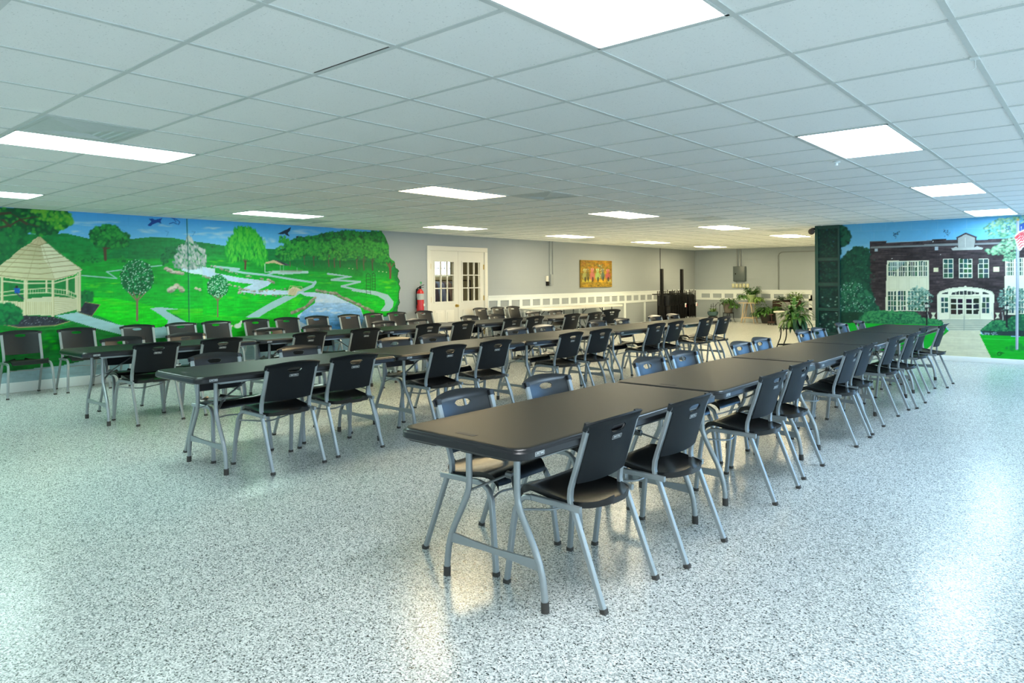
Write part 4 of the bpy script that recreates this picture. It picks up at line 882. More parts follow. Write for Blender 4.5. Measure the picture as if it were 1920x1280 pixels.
def painting():
    y0, y1, z0, z1 = 15.42, 16.96, 1.21, 1.95
    t = thing('canvas_painting', 'ochre canvas painting of five plump birds in a row on the far left wall', 'painting', (WX, (y0+y1)/2, (z0+z1)/2))
    hy, hz = (y1-y0)/2, (z1-z0)/2
    MB().box(.002, .04, -hy, hy, -hz, hz, b=.003).build('canvas', mat('canvas_edge_ochre', S(150, 120, 40), .7), t)
    c = Canvas(-hy, hy, -hz, hz, .008, lambda u, z: (u, z))
    c.C[:] = np.array((176, 140, 34))/255.*(1+.35*c.N[..., None])
    def e(u, z, a, b, col, al=1., s=.3):
        sl = c.win(u-a, u+a, z-b, z+b)
        if sl: du = c.U[sl[1]][None]-u; dz = c.Z[sl[0]][:, None]-z; c.blend(sl, np.clip((1-np.sqrt((du/a)**2+(dz/b)**2))/s, 0, 1)*al, col, .15)
    for k in range(260): e(random.uniform(-hy, hy), random.uniform(-.1, hz), .09, .03, random.choice(((196, 160, 40), (140, 100, 20), (206, 120, 30), (110, 100, 36))), .5, .9)
    for k in range(200): e(random.uniform(-hy, hy), random.uniform(-hz, -.17), .07, .02, random.choice(((150, 130, 30), (200, 160, 50), (90, 80, 20))), .6, .9)
    for a, b, col in ((-.7, -.28, (206, 190, 70)), (-.16, .0, (190, 140, 30)), (.1, .45, (220, 170, 40)), (.55, .72, (210, 200, 110))): 
        sl = c.win(a, b, -.225, -.165); c.blend(sl, np.ones((sl[0].stop-sl[0].start, sl[1].stop-sl[1].start)), col, .3)
    for u, w, col, hgt in ((-.58, .14, (176, 176, 100), .12), (-.44, .09, (120, 110, 50), .13), (-.22, .14, (190, 112, 100), .15), (.04, .14, (160, 186, 104), .14), (.30, .10, (90, 110, 96), .14), (.56, .15, (190, 96, 90), .11)):
        e(u, -.04-.02, w, hgt, col); e(u, .03+hgt*.5, w*.7, .06, tuple(min(255, v+18) for v in col)); e(u+.02, -.15, w*.35, .08, (60, 52, 30), .8)
        for s in (-1, 1): e(u+s*w*.4, .05+hgt*.55, .014, .014, (240, 236, 220)); 
        e(u, .03+hgt*.45, .014, .012, (230, 120, 30))
    for k in range(30): q = k/30; e(.16+.10*q+.03*math.sin(q*7), -.08+.34*q, .03, .03, random.choice(((216, 206, 150), (120, 120, 70))), .9)
    e(.12, .22, .09, .05, (110, 116, 80), .9); e(.14, .24, .05, .03, (206, 196, 140), .9)
    o = c.mesh('picture', lambda U, Z: np.stack([np.full_like(U, .0415), U, Z], 1), attr_mat('bird_picture_paint', .6), None, .72); o.parent = t
painting()
# conduits and outlet boxes on the left wall
t = thing('outlet_conduit', 'two thin grey conduits running down the left wall to small outlet boxes', 'conduit', (WX, 14.12, 0))
MB().tube([(.014, -.03, 1.56), (.014, -.03, H)], .011, 8).tube([(.014, .10, 1.28), (.014, .10, H)], .011, 8).tube([(.014, -.03, 1.56), (.02, -.02, 1.45), (.02, -.0, 1.40)], .011, 8).build('pipe', m_conduit, t)
MB().box(0, .05, -.21, -.13, 1.38, 1.52, b=.004).build('upper_box', m_white_plastic, t)
MB().box(0, .055, -.18, -.10, 1.27, 1.38, b=.004).build('black_socket', m_black_metal, t)
MB().box(0, .05, -.03, .06, 1.27, 1.56, b=.004).tube([(.02, -.12, 1.30), (.02, .0, 1.30)], .012, 8).build('lower_box', m_conduit, t)
# breaker panel
t = thing('breaker_panel', 'grey metal breaker panel box on the far wall under two conduits', 'electrical panel', (-9.22, BY, 0))
MB().box(-.205, .205, -.10, 0, 1.335, 1.825, b=.006).build('cabinet', m_grey_metal, t)
MB().box(-.185, .185, -.112, -.10, 1.355, 1.805, b=.004).build('door', mat('grey_enamel_door', (.085, .11, .115), .4), t)
MB().box(-.13, -.10, -.125, -.112, 1.56, 1.60).build('latch', m_black_metal, t)
MB().tube([(-.09, -.05, 1.82), (-.09, -.05, H)], .02, 8).tube([(.02, -.05, 1.82), (.02, -.05, H)], .024, 8).tube([(-.13, -.03, 1.34), (-.13, -.03, 1.26)], .01, 6).tube([(.15, -.03, 1.34), (.15, -.03, 1.26)], .01, 6).build('conduit', m_conduit, t)
pos = ['leftmost', 'second from left', 'middle', 'fourth from left', 'rightmost']
proto = None
for k in range(5):
    lab = f'ivory switch plate, {pos[k]} of the five below the breaker panel'
    x = -9.45+k*.122
    if proto is None:
        proto = thing('light_switch', lab, 'light switch', (x, BY, 1.19), 0, 'switch plates in a row')
        MB().box(-.04, .04, -.045, 0, -.065, .065, b=.004).build('plate', m_switch, proto); MB().box(-.008, .008, -.058, -.045, -.018, .018, b=.002).build('toggle', m_white, proto)
    else: dup(proto, (x, BY, 1.19), 0, lab)
t = MB().tube([(-7.97, BY-.02, 1.06), (-7.97, BY-.02, 2.14), (-7.94, BY-.02, 2.21), (-7.86, BY-.02, 2.25), (-6.0, BY-.02, 2.25)], .016, 8).build('wall_conduit', m_conduit)
tag(t, 'thin grey pipe bending along the far wall above the plants', 'conduit')
t = thing('security_camera', 'small dark round camera fixed high beside the painted corner column', 'camera', (-4.27, RY-.02, 2.30))
MB().ball((-.02, -.05, 0), .06, .06, .06, 14).build('housing', mat('dark_brown_plastic', (.06, .04, .03), .5), t); MB().box(-.03, .04, -.03, .02, .03, .07).build('mount', m_black_metal, t)

# ------------------------------------------------------------------ chair
def badge(parent, place, w, h, size):
    mb = MB(); n = 20; a, b = w/2, h/2; r = b*.9
    def rr(a, b, r, m=4):
        o = []
        for cx_, cy_, t0 in ((a-r, b-r, 0), (-a+r, b-r, PI/2), (-a+r, -b+r, PI), (a-r, -b+r, 3*PI/2)):
            for k in range(m+1): t_ = t0+PI/2*k/m; o.append((cx_+r*math.cos(t_), cy_+r*math.sin(t_)))
        return o
    out = rr(a, b, r*.5); inn = rr(a*.95, b*.84, r*.42); m = len(out)
    mb.add([place(x, y, .0012) for x, y in out]+[place(x, y, .0012) for x, y in inn], [(i, (i+1) % m, m+(i+1) % m, m+i) for i in range(m)], 1)
    mb.add([place(x, y, .0004) for x, y in out], [tuple(range(m))], 0)
    text_mesh(mb, 'LIFETIME', size, lambda x, y, z: place(x, y, .0014+z), 1, .0002)
    return mb.build('brand_badge', [m_badge_dark, m_badge], parent, smooth=0)

def make_chair(name, label):
    t = thing(name, label, 'chair')
    sq = .0235
    # local frame: +y is the way the sitter faces, z up, origin on the floor in the middle
    for s in (-1, 1):
        leg = MB().bar([(s*.222, -.252, .012), (s*.216, -.098, .402)], sq, sq, up=(1, 0, 0)).build('leg', m_steel, t)
        MB().bar([(s*.2225, -.256, 0), (s*.222, -.251, .018)], sq+.007, sq+.007, up=(1, 0, 0)).build('foot_cap', m_rubber, leg)
    for s in (-1, 1):
        leg = MB().bar([(s*.252, .262, .012), (s*.240, .232, .27), (s*.234, .220, .35), (s*.229, .198, .392), (s*.226, .165, .414), (s*.225, .13, .418)], sq, sq+.003, up=(1, 0, 0)).build('leg', m_steel, t)
        MB().bar([(s*.2525, .263, 0), (s*.252, .262, .018)], sq+.008, sq+.008, up=(1, 0, 0)).build('foot_cap', m_rubber, leg)
    for s in (-1, 1):
        MB().bar([(s*.225, .14, .418), (s*.222, .0, .416), (s*.219, -.135, .411)], sq-.003, sq+.003).build('side_rail', m_steel, t)
        p = MB().bar([(s*.207, -.078, .404), (s*.206, -.070, .450), (s*.206, -.074, .49), (s*.206, -.088, .535), (s*.207, -.118, .62), (s*.208, -.165, .768)], .030, .019, up=(0, 1, 0)).build('back_post', m_steel, t)
        MB().bar([(s*.208, -.163, .764), (s*.208, -.171, .792)], .034, .024, up=(0, 1, 0)).build('post_cap', m_plastic, p)
    # curved wire stretcher between the front legs
    pts = []
    for k in range(13):
        q = k/12; x = -.236+.472*q; e = 1-abs(2*q-1)**1.6; pts.append((x, .215-.10*e, .345-.022*e+.012*math.sin(q*PI*4)*.3))
    MB().tube(pts, .006, 8).build('stretcher', m_steel, t)
    # seat
    mb = MB(); ys = [-.195, -.19, -.18, -.165, -.145, -.12, -.09, -.05, 0, .05, .09, .12, .15, .175, .195, .21, .222, .228]
    zf = [.431, .430, .428, .426, .424, .424, .425, .429, .436, .444, .451, .456, .459, .457, .450, .438, .422, .404]
    n = 16
    for y, z in zip(ys, zf):
        w = .208 if y > -.03 else .208*math.sqrt(max(.02, 1-((y+.03)/-.172)**2))
        if y > .17: w -= (y-.17)*.35
        for k in range(n+1):
            u = -1+2*k/n; bowl = -.016*(1-u*u)*max(0, min(1, (y+.2)/.2))*max(0, 1-max(0, y)/.17)
            mb.v.append((u*w, y, z+bowl+.004*max(0, abs(u)-.85)/.15))
    for i in range(len(ys)-1):
        for k in range(n): a = i*(n+1)+k; mb.f.append((a, a+1, a+n+2, a+n+1)); mb.mi.append(0)
    # turned-down rim round the seat edge
    ring = [i*(n+1) for i in range(len(ys))][::-1]+list(range(0, n+1))+[i*(n+1)+n for i in range(len(ys))]
    base = [mb.v[i] for i in ring]; k0 = len(mb.v); mb.v += [(x*.985, y+(.004 if y < 0 else -.004), z-.022) for x, y, z in base]
    for i in range(len(ring)-1): mb.f.append((ring[i], ring[i+1], k0+i+1, k0+i)); mb.mi.append(0)
    mb.build('seat', m_seat, t, 50, thick=-.004)
    # backrest: sheet with a handle hole, curved between the posts, rolled top edge
    def surf(x, z, off=0.):
        f = max(0., (z-.50)/.30); y = -.078-.092*f; c = 1-(x/.236)**2; y -= .034*max(0, c)
        if z > .775: y -= .020*((z-.775)/.03)**1.5
        return (x, y+off, z)
    xs = [-.236, -.222, -.196, -.185, -.15, -.11, -.074, -.037, 0, .037, .074, .11, .15, .185, .196, .222, .236]
    zs_ = [.512, .53, .56, .60, .64, .68, .712, .73, .748, .766, .78, .790, .800, .806]
    mb = MB(); idx = {}
    def vid(i, j):
        if (i, j) not in idx:
            x, z = xs[i], zs_[j]
            if j < 9: x = max(-.1955, min(.1955, x))
            if j == 0: z += .006*(x/.2)**2
            if j > 8: z += ((z-.748)/.058)*(.010-.024*(x/.236)**2)
            q = surf(x, z); idx[(i, j)] = len(mb.v); mb.v.append(q)
        return idx[(i, j)]
    hi0, hi1, hj0, hj1 = 6, 10, 7, 9
    for i in range(len(xs)-1):
        for j in range(len(zs_)-1):
            if j < 8 and (xs[i+1] <= -.196 or xs[i] >= .196): continue
            if hi0 <= i < hi1 and hj0 <= j < hj1: continue
            mb.f.append((vid(i, j), vid(i+1, j), vid(i+1, j+1), vid(i, j+1))); mb.mi.append(0)
    per = [(i, hj0) for i in range(hi0, hi1)]+[(hi1, j) for j in range(hj0, hj1)]+[(i, hj1) for i in range(hi1, hi0, -1)]+[(hi0, j) for j in range(hj1, hj0, -1)]
    inner = []
    for i, j in per:
        x, z = xs[i], zs_[j]; a = math.atan2((z-.748)/.018, x/.074); hx = .064*math.copysign(abs(math.cos(a))**.8, math.cos(a)); hz = math.sin(a)
        zz = .751+(.015 if hz > 0 else .022)*hz
        inner.append(len(mb.v)); mb.v.append(surf(hx, zz))
    m = len(per)
    for k in range(m): a, b = per[k], per[(k+1) % m]; mb.f.append((vid(*a), vid(*b), inner[(k+1) % m], inner[k])); mb.mi.append(0)
    back = mb.build('backrest', m_plastic, t, 40, thick=.009)
    back.data.materials.append(m_matte)      # the rear face is grained and dull
    for p in back.data.polygons:
        if p.normal.y < -.35: p.material_index = 1
    def pl(x, y, z): # on the rear face
        X, Y, Z = surf(0, .702); sl = math.atan(.092/.30); return (-x, Y-.0105-z-.0*y+(-y*math.sin(sl)), Z+y*math.cos(sl))
    badge(back, pl, .078, .021, .0155)
    return t

def make_table(label):
    L_, Wd = 1.822, .752; Z1 = .742
    t = thing('folding_table', label, 'table', (0, 0, 0), 0, 'long black folding tables set end to end')
    def rr(a, b, r, m=6):
        o = []
        for cx_, cy_, t0 in ((a-r, b-r, 0), (-a+r, b-r, PI/2), (-a+r, -b+r, PI), (a-r, -b+r, 3*PI/2)):
            for k in range(m+1): q = t0+PI/2*k/m; o.append((cx_+r*math.cos(q), cy_+r*math.sin(q)))
        return o
    mb = MB(); prof = [(0., .0), (.0, .030), (.004, .036), (.010, .040), (.014, .0415), (.018, .0425)]
    loops = []
    a, b = Wd/2, L_/2; zb = Z1-.0445
    prof = [(.006, -.004), (0., .002), (0, .026), (.004, .032), (.009, .034), (.011, .0385), (.016, .0425), (.022, .0445), (.040, .0445)]
    m = None
    for ins, z in prof:
        P = rr(a-ins, b-ins, .075-ins*.5); m = len(P); loops.append(len(mb.v)); mb.v += [(x, y, zb+z) for x, y in P]
    for i in range(len(prof)-1):
        for k in range(m): mb.f.append((loops[i]+k, loops[i]+(k+1) % m, loops[i+1]+(k+1) % m, loops[i+1]+k)); mb.mi.append(0 if i < 6 else 1)
    mb.f.append(tuple(loops[-1]+k for k in range(m))); mb.mi.append(1)
    # underside: rim and recessed panel
    P = rr(a-.03, b-.03, .06); l2 = len(mb.v); mb.v += [(x, y, zb) for x, y in P]; l3 = len(mb.v); mb.v += [(x, y, zb+.018) for x, y in P]
    for k in range(m): k2 = (k+1) % m; mb.f.append((loops[0]+k, loops[0]+k2, l2+k2, l2+k)); mb.mi.append(0); mb.f.append((l2+k, l2+k2, l3+k2, l3+k)); mb.mi.append(0)
    mb.f.append(tuple(l3+k for k in range(m))[::-1]); mb.mi.append(0)
    for s in (-1, 1):      # deeper lip at the ends with a notch for the leg tube
        for x0, x1 in ((-.31, -.10), (.02, .31)):
            mb.add([(x0, s*(b-.004), zb+.002), (x1, s*(b-.004), zb+.002), (x1-.02, s*(b-.008), zb-.009), (x0+.02, s*(b-.008), zb-.009), (x0, s*(b-.03), zb+.002), (x1, s*(b-.03), zb+.002), (x1-.02, s*(b-.026), zb-.009), (x0+.02, s*(b-.026), zb-.009)],
                   [(0, 1, 2, 3), (4, 5, 6, 7), (3, 2, 6, 7), (0, 3, 7, 4), (1, 2, 6, 5)], 0)
    top = mb.build('tabletop', [m_edge, m_top], t, 30)
    badge(top, lambda x, y, z: (a+.0008+z, -b+.115+x, zb+.017+y), .062, .018, .0145)
    MB().box(-.065, .045, -b+.075, -b+.105, Z1-.0004, Z1+.0006, b=.0002).build('embossed_panel', mat('embossed_dark', (.02, .02, .02), .6), top, smooth=0)
    for s in (-1, 1):
        mb = MB(); mb.bar([(s*.322, -b+.16, zb-.004), (s*.322, -b+.19, zb-.014), (s*.322, b-.19, zb-.014), (s*.322, b-.16, zb-.004)], .022, .022); mb.build('side_rail', m_steel, t)
    for e, yl in ((1, -b+.245), (-1, b-.165)):
        for s in (-1, 1):
            P = [(.147, .70), (.146, .48), (.150, .44), (.165, .40), (.205, .325), (.243, .255), (.268, .20), (.285, .14), (.294, .08), (.298, .012)]
            lg = MB().tube([(s*x, yl, z) for x, z in P], .0155, 12, up=(0, 1, 0)).build('leg', m_steel, t)
            MB().tube([(s*.2985, yl, 0), (s*.297, yl, .045)], .018, 12, up=(0, 1, 0)).build('foot_cap', m_rubber, lg)
        cb = MB(); vs = []
        N_ = 9
        for k in range(N_):
            q = -1+2*k/(N_-1); h = .013+.012*abs(q)**1.5; x = q*.272; z = .192+.004*q*0
            vs += [(x, yl-.006, z-h), (x, yl+.006, z-h), (x, yl+.006, z+h), (x, yl-.006, z+h)]
        fs = [(i*4+j, i*4+(j+1) % 4, (i+1)*4+(j+1) % 4, (i+1)*4+j) for i in range(N_-1) for j in range(4)]+[(0, 1, 2, 3), tuple(4*(N_-1)+j for j in range(4))]
        cb.add(vs, fs); cb.build('crossbar', m_steel, t, 30)
        br = MB(); kn = (0, yl+e*.125, .505)
        for s in (-1, 1): br.bar([(s*.146, yl, .435), (s*.012, kn[1], kn[2])], .018, .008)
        br.bar([kn, (0, yl+e*.42, zb-.004)], .016, .009); br.tube([(-.02, kn[1], kn[2]), (.02, kn[1], kn[2])], .017, 10)
        br.bar([(-.32, yl, zb-.012), (.32, yl, zb-.012)], .024, .02); br.bar([(-.32, yl+e*.42, zb-.01), (.32, yl+e*.42, zb-.01)], .02, .014)
        br.build('brace', mat('dark_brace_steel', (.16, .17, .17), .4, .5), t)
    return t

ROWS = [  # name, table centre x, first y, right chairs (y, rear foot x), left chairs (y, rear foot x)
 ('right-hand row', -2.125, 2.085,
  [(2.707, -1.63), (3.36, -1.577), (4.585, -1.592), (5.265, -1.64), (6.5, -1.61), (7.08, -1.627), (8.158, -1.632), (8.751, -1.578), (9.978, -1.683), (10.59, -1.578)],
  [(2.722, -2.757), (3.47, -2.77), (4.73, -2.76), (5.34, -2.78), (6.46, -2.75), (7.05, -2.78), (8.33, -2.78), (8.85, -2.77), (9.93, -2.80), (10.68, -2.77)]),
 ('middle row', -5.225, 2.265,
  [(2.95, -4.655), (3.56, -4.70), (4.63, -4.68), (5.33, -4.70), (6.62, -4.68), (7.26, -4.69), (8.66, -4.69), (9.24, -4.70), (10.27, -4.71), (10.90, -4.69)],
  [(2.86, -5.85), (3.68, -5.87), (4.83, -5.87), (5.41, -5.88), (6.82, -5.86), (7.40, -5.87), (8.68, -5.86), (9.38, -5.87), (10.45, -5.88), (11.08, -5.88)]),
 ('left-hand row', -7.83, 2.39,
  [(3.03, -7.27), (3.72, -7.28), (4.82, -7.27), (5.66, -7.28), (6.77, -7.28), (7.48, -7.28), (8.62, -7.28), (9.21, -7.29), (10.27, -7.28), (11.0, -7.28)],
  [(3.08, -8.44), (3.78, -8.45), (4.87, -8.45), (5.60, -8.46), (6.77, -8.45), (7.45, -8.46), (8.66, -8.46), (9.34, -8.46), (10.4, -8.46), (11.09, -8.46)])]
chair0 = None; table0 = None
def put_chair(x, y, rz, label, group):
    global chair0
    if chair0 is None:
        chair0 = make_chair('stacking_chair', label); chair0.location = (x, y, 0); chair0.rotation_euler = (0, 0, rz); chair0['group'] = group; return chair0
    return dup(chair0, (x, y, 0), rz, label, group)
rj = random.Random(5)
FAR = ['nearest', 'second nearest', 'third', 'fourth', 'fifth', 'sixth', 'seventh', 'eighth', 'second farthest', 'farthest']
for rn, tx, ty, RC, LC in ROWS:
    for k in range(5):
        lab = f'long black folding table, {["nearest", "second nearest", "third", "fourth", "farthest"][k]} in the {rn} of tables'
        loc = (tx, ty+1.83*k+.915, 0)
        if table0 is None: table0 = make_table(lab); table0.location = loc
        else: dup(table0, loc, 0, lab)
    for k, (y, fx) in enumerate(RC):
        put_chair(fx-.255, y, PI/2+rj.uniform(-.02, .02), f'black chair, {ORD[k]} from the camera along the right side of the {rn}', f'chairs along the right side of the {rn}')
    for k, (y, fx) in enumerate(LC):
        put_chair(fx+.255, y, -PI/2+rj.uniform(-.03, .03), f'black chair, {ORD[k]} from the camera along the left side of the {rn}', f'chairs along the left side of the {rn}')
WCH = [2.69, 3.334, 4.10, 4.73, 5.27, 5.94, 6.50, 7.09, 7.77, 8.34, 8.9, 9.58, 11.3, 11.88, 12.42]
for k, y in enumerate(WCH):
    put_chair(WX+.375+(.05 if k == 11 else 0), y, -PI/2+rj.uniform(-.03, .03), f'black chair with its back to the left wall, {ORD[k]} from the left of that line', 'chairs lined up against the left wall')
put_chair(-7.93, 12.25, 1.25, 'black chair seen from behind, standing alone beside the white folding table', 'loose chairs')

# ------------------------------------------------------------------ white folding tables by the wall
def white_table(label, y0):
    L_, Wd, Z1 = 1.76, .74, .742
    t = thing('white_folding_table', label, 'table', (-10.36, y0+L_/2, 0), 0, 'white folding tables by the left wall')
    MB().box(-Wd/2, Wd/2, -L_/2, L_/2, Z1-.045, Z1, b=.012).build('tabletop', m_white_plastic, t)
    for e in (-1, 1):
        y = e*(L_/2-.2)
        for s in (-1, 1): MB().tube([(s*.15, y, .70), (s*.15, y, .45), (s*.27, y, .2), (s*.29, y, 0)], .014, 8, up=(0, 1, 0)).build('leg', m_grey_metal, t)
        MB().bar([(-.26, y, .2), (.26, y, .2)], .012, .035).bar([(0, y, .42), (0, y-e*.4, .69)], .014, .01).bar([(-.15, y, .42), (.15, y, .42)], .014, .014).build('brace', m_black_metal, t)
white_table('white folding table by the left wall, the nearer one beside the door', 12.72)
white_table('white folding table by the left wall, the farther one below the bird painting', 14.49)

# ------------------------------------------------------------------ rolling rack of folded chairs
def rack():
    X = -10.2
    t = thing('chair_rack', 'tall black rolling rack with two upright posts in the far left corner', 'rack', (X, 19.8, 0))
    MB().box(-.32, .32, -1.05, 1.0, .10, .15).box(-.32, -.26, -1.05, 1.0, .15, .19).box(.26, .32, -1.05, 1.0, .15, .19).build('base', m_black_metal, t)
    for y in (-.99, .30): MB().box(-.04, .04, y-.045, y+.045, .15, 1.73, b=.005).build('post', m_black_metal, t)
    MB().bar([(0, -1.55, .975), (0, .95, .975)], .03, .03).build('arm', m_black_metal, t)
    for x in (-.28, .28):
        for y in (-.95, .9): MB().tube([(x-.02, y, .05), (x+.02, y, .05)], .05, 14, up=(0, 1, 0)).box(x-.025, x+.025, y-.02, y+.02, .06, .11).build('wheel', m_rubber, t)
    # the folded chairs that stand on it
    proto = None; ys = [-.86+.105*k for k in range(17)]
    nm = {0: 'nearest', 16: 'farthest'}
    for k, y in enumerate(ys):
        if abs(y-.30) < .055: continue
        h = .0 if k % 3 else .025
        lab = 'folded black chair standing upright on the tall black rack, packed among its like'
        if proto is None:
            proto = thing('folded_chair', lab, 'folded chair', (X, 19.8+y, .16), 0, 'folded chairs on the black rack'); p = proto
            for s in (-1, 1): MB().bar([(s*.21, -.012, .0), (s*.21, -.012, .90)], .022, .02).build('tube_frame', m_black_metal, p)
            MB().box(-.19, .19, -.024, -.006, .46, .76, b=.006).build('backrest', m_plastic, p); MB().box(-.19, .19, .004, .024, .08, .46, b=.006).build('seat', m_seat, p)
            MB().bar([(-.2, .02, .0), (-.2, .02, .78)], .018, .016).bar([(.2, .02, .0), (.2, .02, .70)], .018, .016).build('leg', m_black_metal, p)
        else: dup(proto, (X, 19.8+y, .16+h), 0, lab)
    for i, (y, z) in enumerate(((-.12, .62), (.62, .63))):
        st = thing('warning_sticker', ['white and red sticker card in the middle of the folded chair rack', 'white and red sticker card at the right end of the folded chair rack'][i], 'sticker', (X+.335, 19.8+y, z))
        MB().box(-.003, .003, -.045, .045, -.06, .06).build('card', m_white, st, smooth=0); MB().box(.003, .0045, .012, .045, -.06, .03).build('red_patch', mat('sticker_red', (.5, .02, .03), .5), st, smooth=0)
        st.parent = None
        MB().bar([(0, 0, .06), (-.06, 0, .10), (-.115, 0, .10)], .003, .02).build('hanger', m_black_metal, st)
rack()
t = MB()
for q in (0, .07, .16, .30):
    t.tube([(-10.1+q, 22.0, 0), (-10.1+q, 22.0, .58+.03*(q == .07))], .007, 6)
t.tube([(-10.14, 22.0, .50), (-9.98, 22.0, .50), (-9.93, 22, .56), (-9.86, 22.0, .64), (-9.80, 22.0, .60)], .006, 6).tube([(-10.1, 22, .006), (-9.8, 22, .006)], .006, 6).tube([(-9.95, 21.85, .006), (-9.95, 22.15, .006)], .006, 6)
for q in (0, .3): t.tube([(-10.1+q, 21.85, .006), (-10.1+q, 22.15, .006)], .006, 6)
tag(t.build('wire_stand', m_black_metal), 'thin black wire stand between the chair rack and the small green pot', 'wire stand')

# ------------------------------------------------------------------ potted plants
def leafblade(mb, p, d, L_, w, droop, n=5, fold=.25):
    d = Vector(d).normalized(); p = Vector(p); side = d.cross(Vector((0, 0, 1)))
    if side.length < .05: side = Vector((1, 0, 0))
    side.normalize(); k = len(mb.v)
    for i in range(n+1):
        q = i/n; ww = w*math.sin(PI*min(1, .08+q*.92))**.8*.5
        up = side.cross(d).normalized()
        mb.v += [tuple(p-side*ww+up*ww*fold), tuple(p), tuple(p+side*ww+up*ww*fold)]
        p = p+d*(L_/n); d = (d+Vector((0, 0, -droop/n))).normalized()
    for i in range(n):
        a = k+i*3; mb.f += [(a, a+1, a+4, a+3), (a+1, a+2, a+5, a+4)]; mb.mi += [0, 0]
def foliage(parent, c, n, spread, L_, w, droop, m, rise=(.2, 1.0), stems=True, seed=1, name='foliage'):
    r = random.Random(seed); mb = MB()
    for k in range(n):
        a = r.uniform(0, 2*PI); e = r.uniform(*rise); R_ = r.uniform(0, spread)*.6
        d = (math.cos(a), math.sin(a), e); p0 = (c[0]+R_*math.cos(a)*.5, c[1]+R_*math.sin(a)*.5, c[2])
        st = r.uniform(.3, 1)*spread*.9
        p1 = (p0[0]+d[0]*st*.7, p0[1]+d[1]*st*.7, p0[2]+e*st*.8)
        if stems: mb.tube([p0, ((p0[0]+p1[0])/2, (p0[1]+p1[1])/2, (p0[2]+p1[2])/2+.02), p1], .0035, 4)
        leafblade(mb, p1, (d[0], d[1], e*.6), L_*r.uniform(.7, 1.2), w*r.uniform(.8, 1.2), droop*r.uniform(.6, 1.4))
    return mb.build(name, m, parent, smooth=60)
def pot(parent, r0, r1, z0, z1, m, n=24, lip=.012):
    MB().lathe([(r0*.2, z0), (r0, z0), (r0+(r1-r0)*.8, z0+(z1-z0)*.82), (r1+lip*.2, z0+(z1-z0)*.82), (r1+lip, z0+(z1-z0)*.84), (r1+lip, z1), (r1-.008, z1), (r1-.015, z1-.03), (.001, z1-.03)], 0, 0, n, cap=False).build('pot', m, parent)
    MB().lathe([(.001, z1-.028), (r1-.02, z1-.026)], 0, 0, n, cap=False).build('soil', m_soil, parent)
m_pot_grey = mat('pot_grey_brown', (.15, .13, .11), .7, var=.25); m_pot_teal = mat('pot_teal', (.06, .12, .13), .3); m_pot_green = mat('pot_pale_green', (.34, .44, .22), .5)
m_pot_brown = mat('pot_dark_brown', (.028, .024, .020), .5, var=.2); m_coir = mat('coir_brown', (.035, .02, .013), .95, var=.6, scale=60, bump=.6, bscale=80)
t = thing('potted_succulent', 'small green plant in a teal bowl on the floor at the far wall', 'potted plant', (-10.1+.72, 21.6, 0)); t.location = (-10.0, 21.5, 0)
t.location = (-9.93, 21.75, 0)
MB().lathe([(.08, .0), (.11, .02), (.14, .10), (.15, .17), (.14, .18)], 0, 0, 20).build('stand', m_pot_brown, t)
MB().lathe([(.08, .18), (.15, .22), (.18, .30), (.17, .34), (.155, .34), (.14, .30), (.001, .30)], 0, 0, 24, cap=False).build('bowl', m_pot_teal, t); foliage(t, (0, 0, .30), 60, .12, .10, .03, .5, m_leaf2, (.4, 1.6), seed=3)
t = thing('potted_fern', 'trailing green plant in a grey-brown pot on a dark stand at the far wall', 'potted plant', (-9.49, 21.95, 0))
pot(t, .12, .175, .31, .63, m_pot_grey); mb = MB(); mb.tube([(.17*math.cos(a), .17*math.sin(a), .30) for a in np.linspace(0, 2*PI, 17)], .008, 6)
for a in (.6, 2.2, 3.9, 5.4): mb.tube([(.16*math.cos(a), .16*math.sin(a), .30), (.17*math.cos(a), .17*math.sin(a), .12), (.22*math.cos(a), .22*math.sin(a), 0)], .008, 6)
mb.box(-.16, .16, -.01, .01, .295, .305).box(-.01, .01, -.16, .16, .295, .305); mb.build('stand', m_black_metal, t)
foliage(t, (0, 0, .60), 130, .26, .13, .04, 2.2, m_leaf, (.0, 1.0), seed=4)
foliage(t, (.22, -.05, .56), 50, .20, .11, .035, 2.8, m_leaf, (-.6, .3), seed=14, name='trailing_leaves')
t = thing('tray_table', 'pale wooden folding tray table with crossed legs at the far wall', 'side table', (-8.75, 21.85, 0))
MB().box(-.27, .27, -.19, .19, .635, .655, b=.004).build('tabletop', m_wood, t)
for y in (-.16, .16):
    for s in (-1, 1):
        MB().bar([(s*.21, y*.9, .0), (s*.06 if False else -s*.02+s*.13, y, .635)], .022, .022, up=(0, 1, 0)).build('leg', m_wood, t)
mb = MB(); mb.bar([(-.21, -.15, .17), (.21, -.15, .17)], .02, .03).bar([(-.21, .15, .17), (.21, .15, .17)], .02, .03); mb.bar([(-.2, -.15, .02), (-.12, .15, .62)], .02, .02).bar([(.2, .15, .02), (.12, -.15, .62)], .02, .02); mb.build('stretcher', m_wood, t)
t = thing('potted_vine', 'bushy green vine in a pale green pot on the wooden tray table', 'potted plant', (-8.68, 21.85, .656))
pot(t, .10, .145, .0, .25, m_pot_green); foliage(t, (0, .06, .26), 150, .26, .13, .05, 1.4, m_leaf, (.25, 1.3), seed=5); foliage(t, (-.22, 0, .2), 70, .22, .13, .045, 2.8, m_leaf, (-.5, .4), seed=6, name='trailing_leaves'); foliage(t, (.25, -.05, .16), 60, .20, .14, .04, 3, m_leaf2, (-1.0, .2), seed=7, name='trailing_leaves')
t = thing('large_planter', 'leafy green plant in a big dark brown planter on the floor', 'potted plant', (-8.1, 21.75, 0))
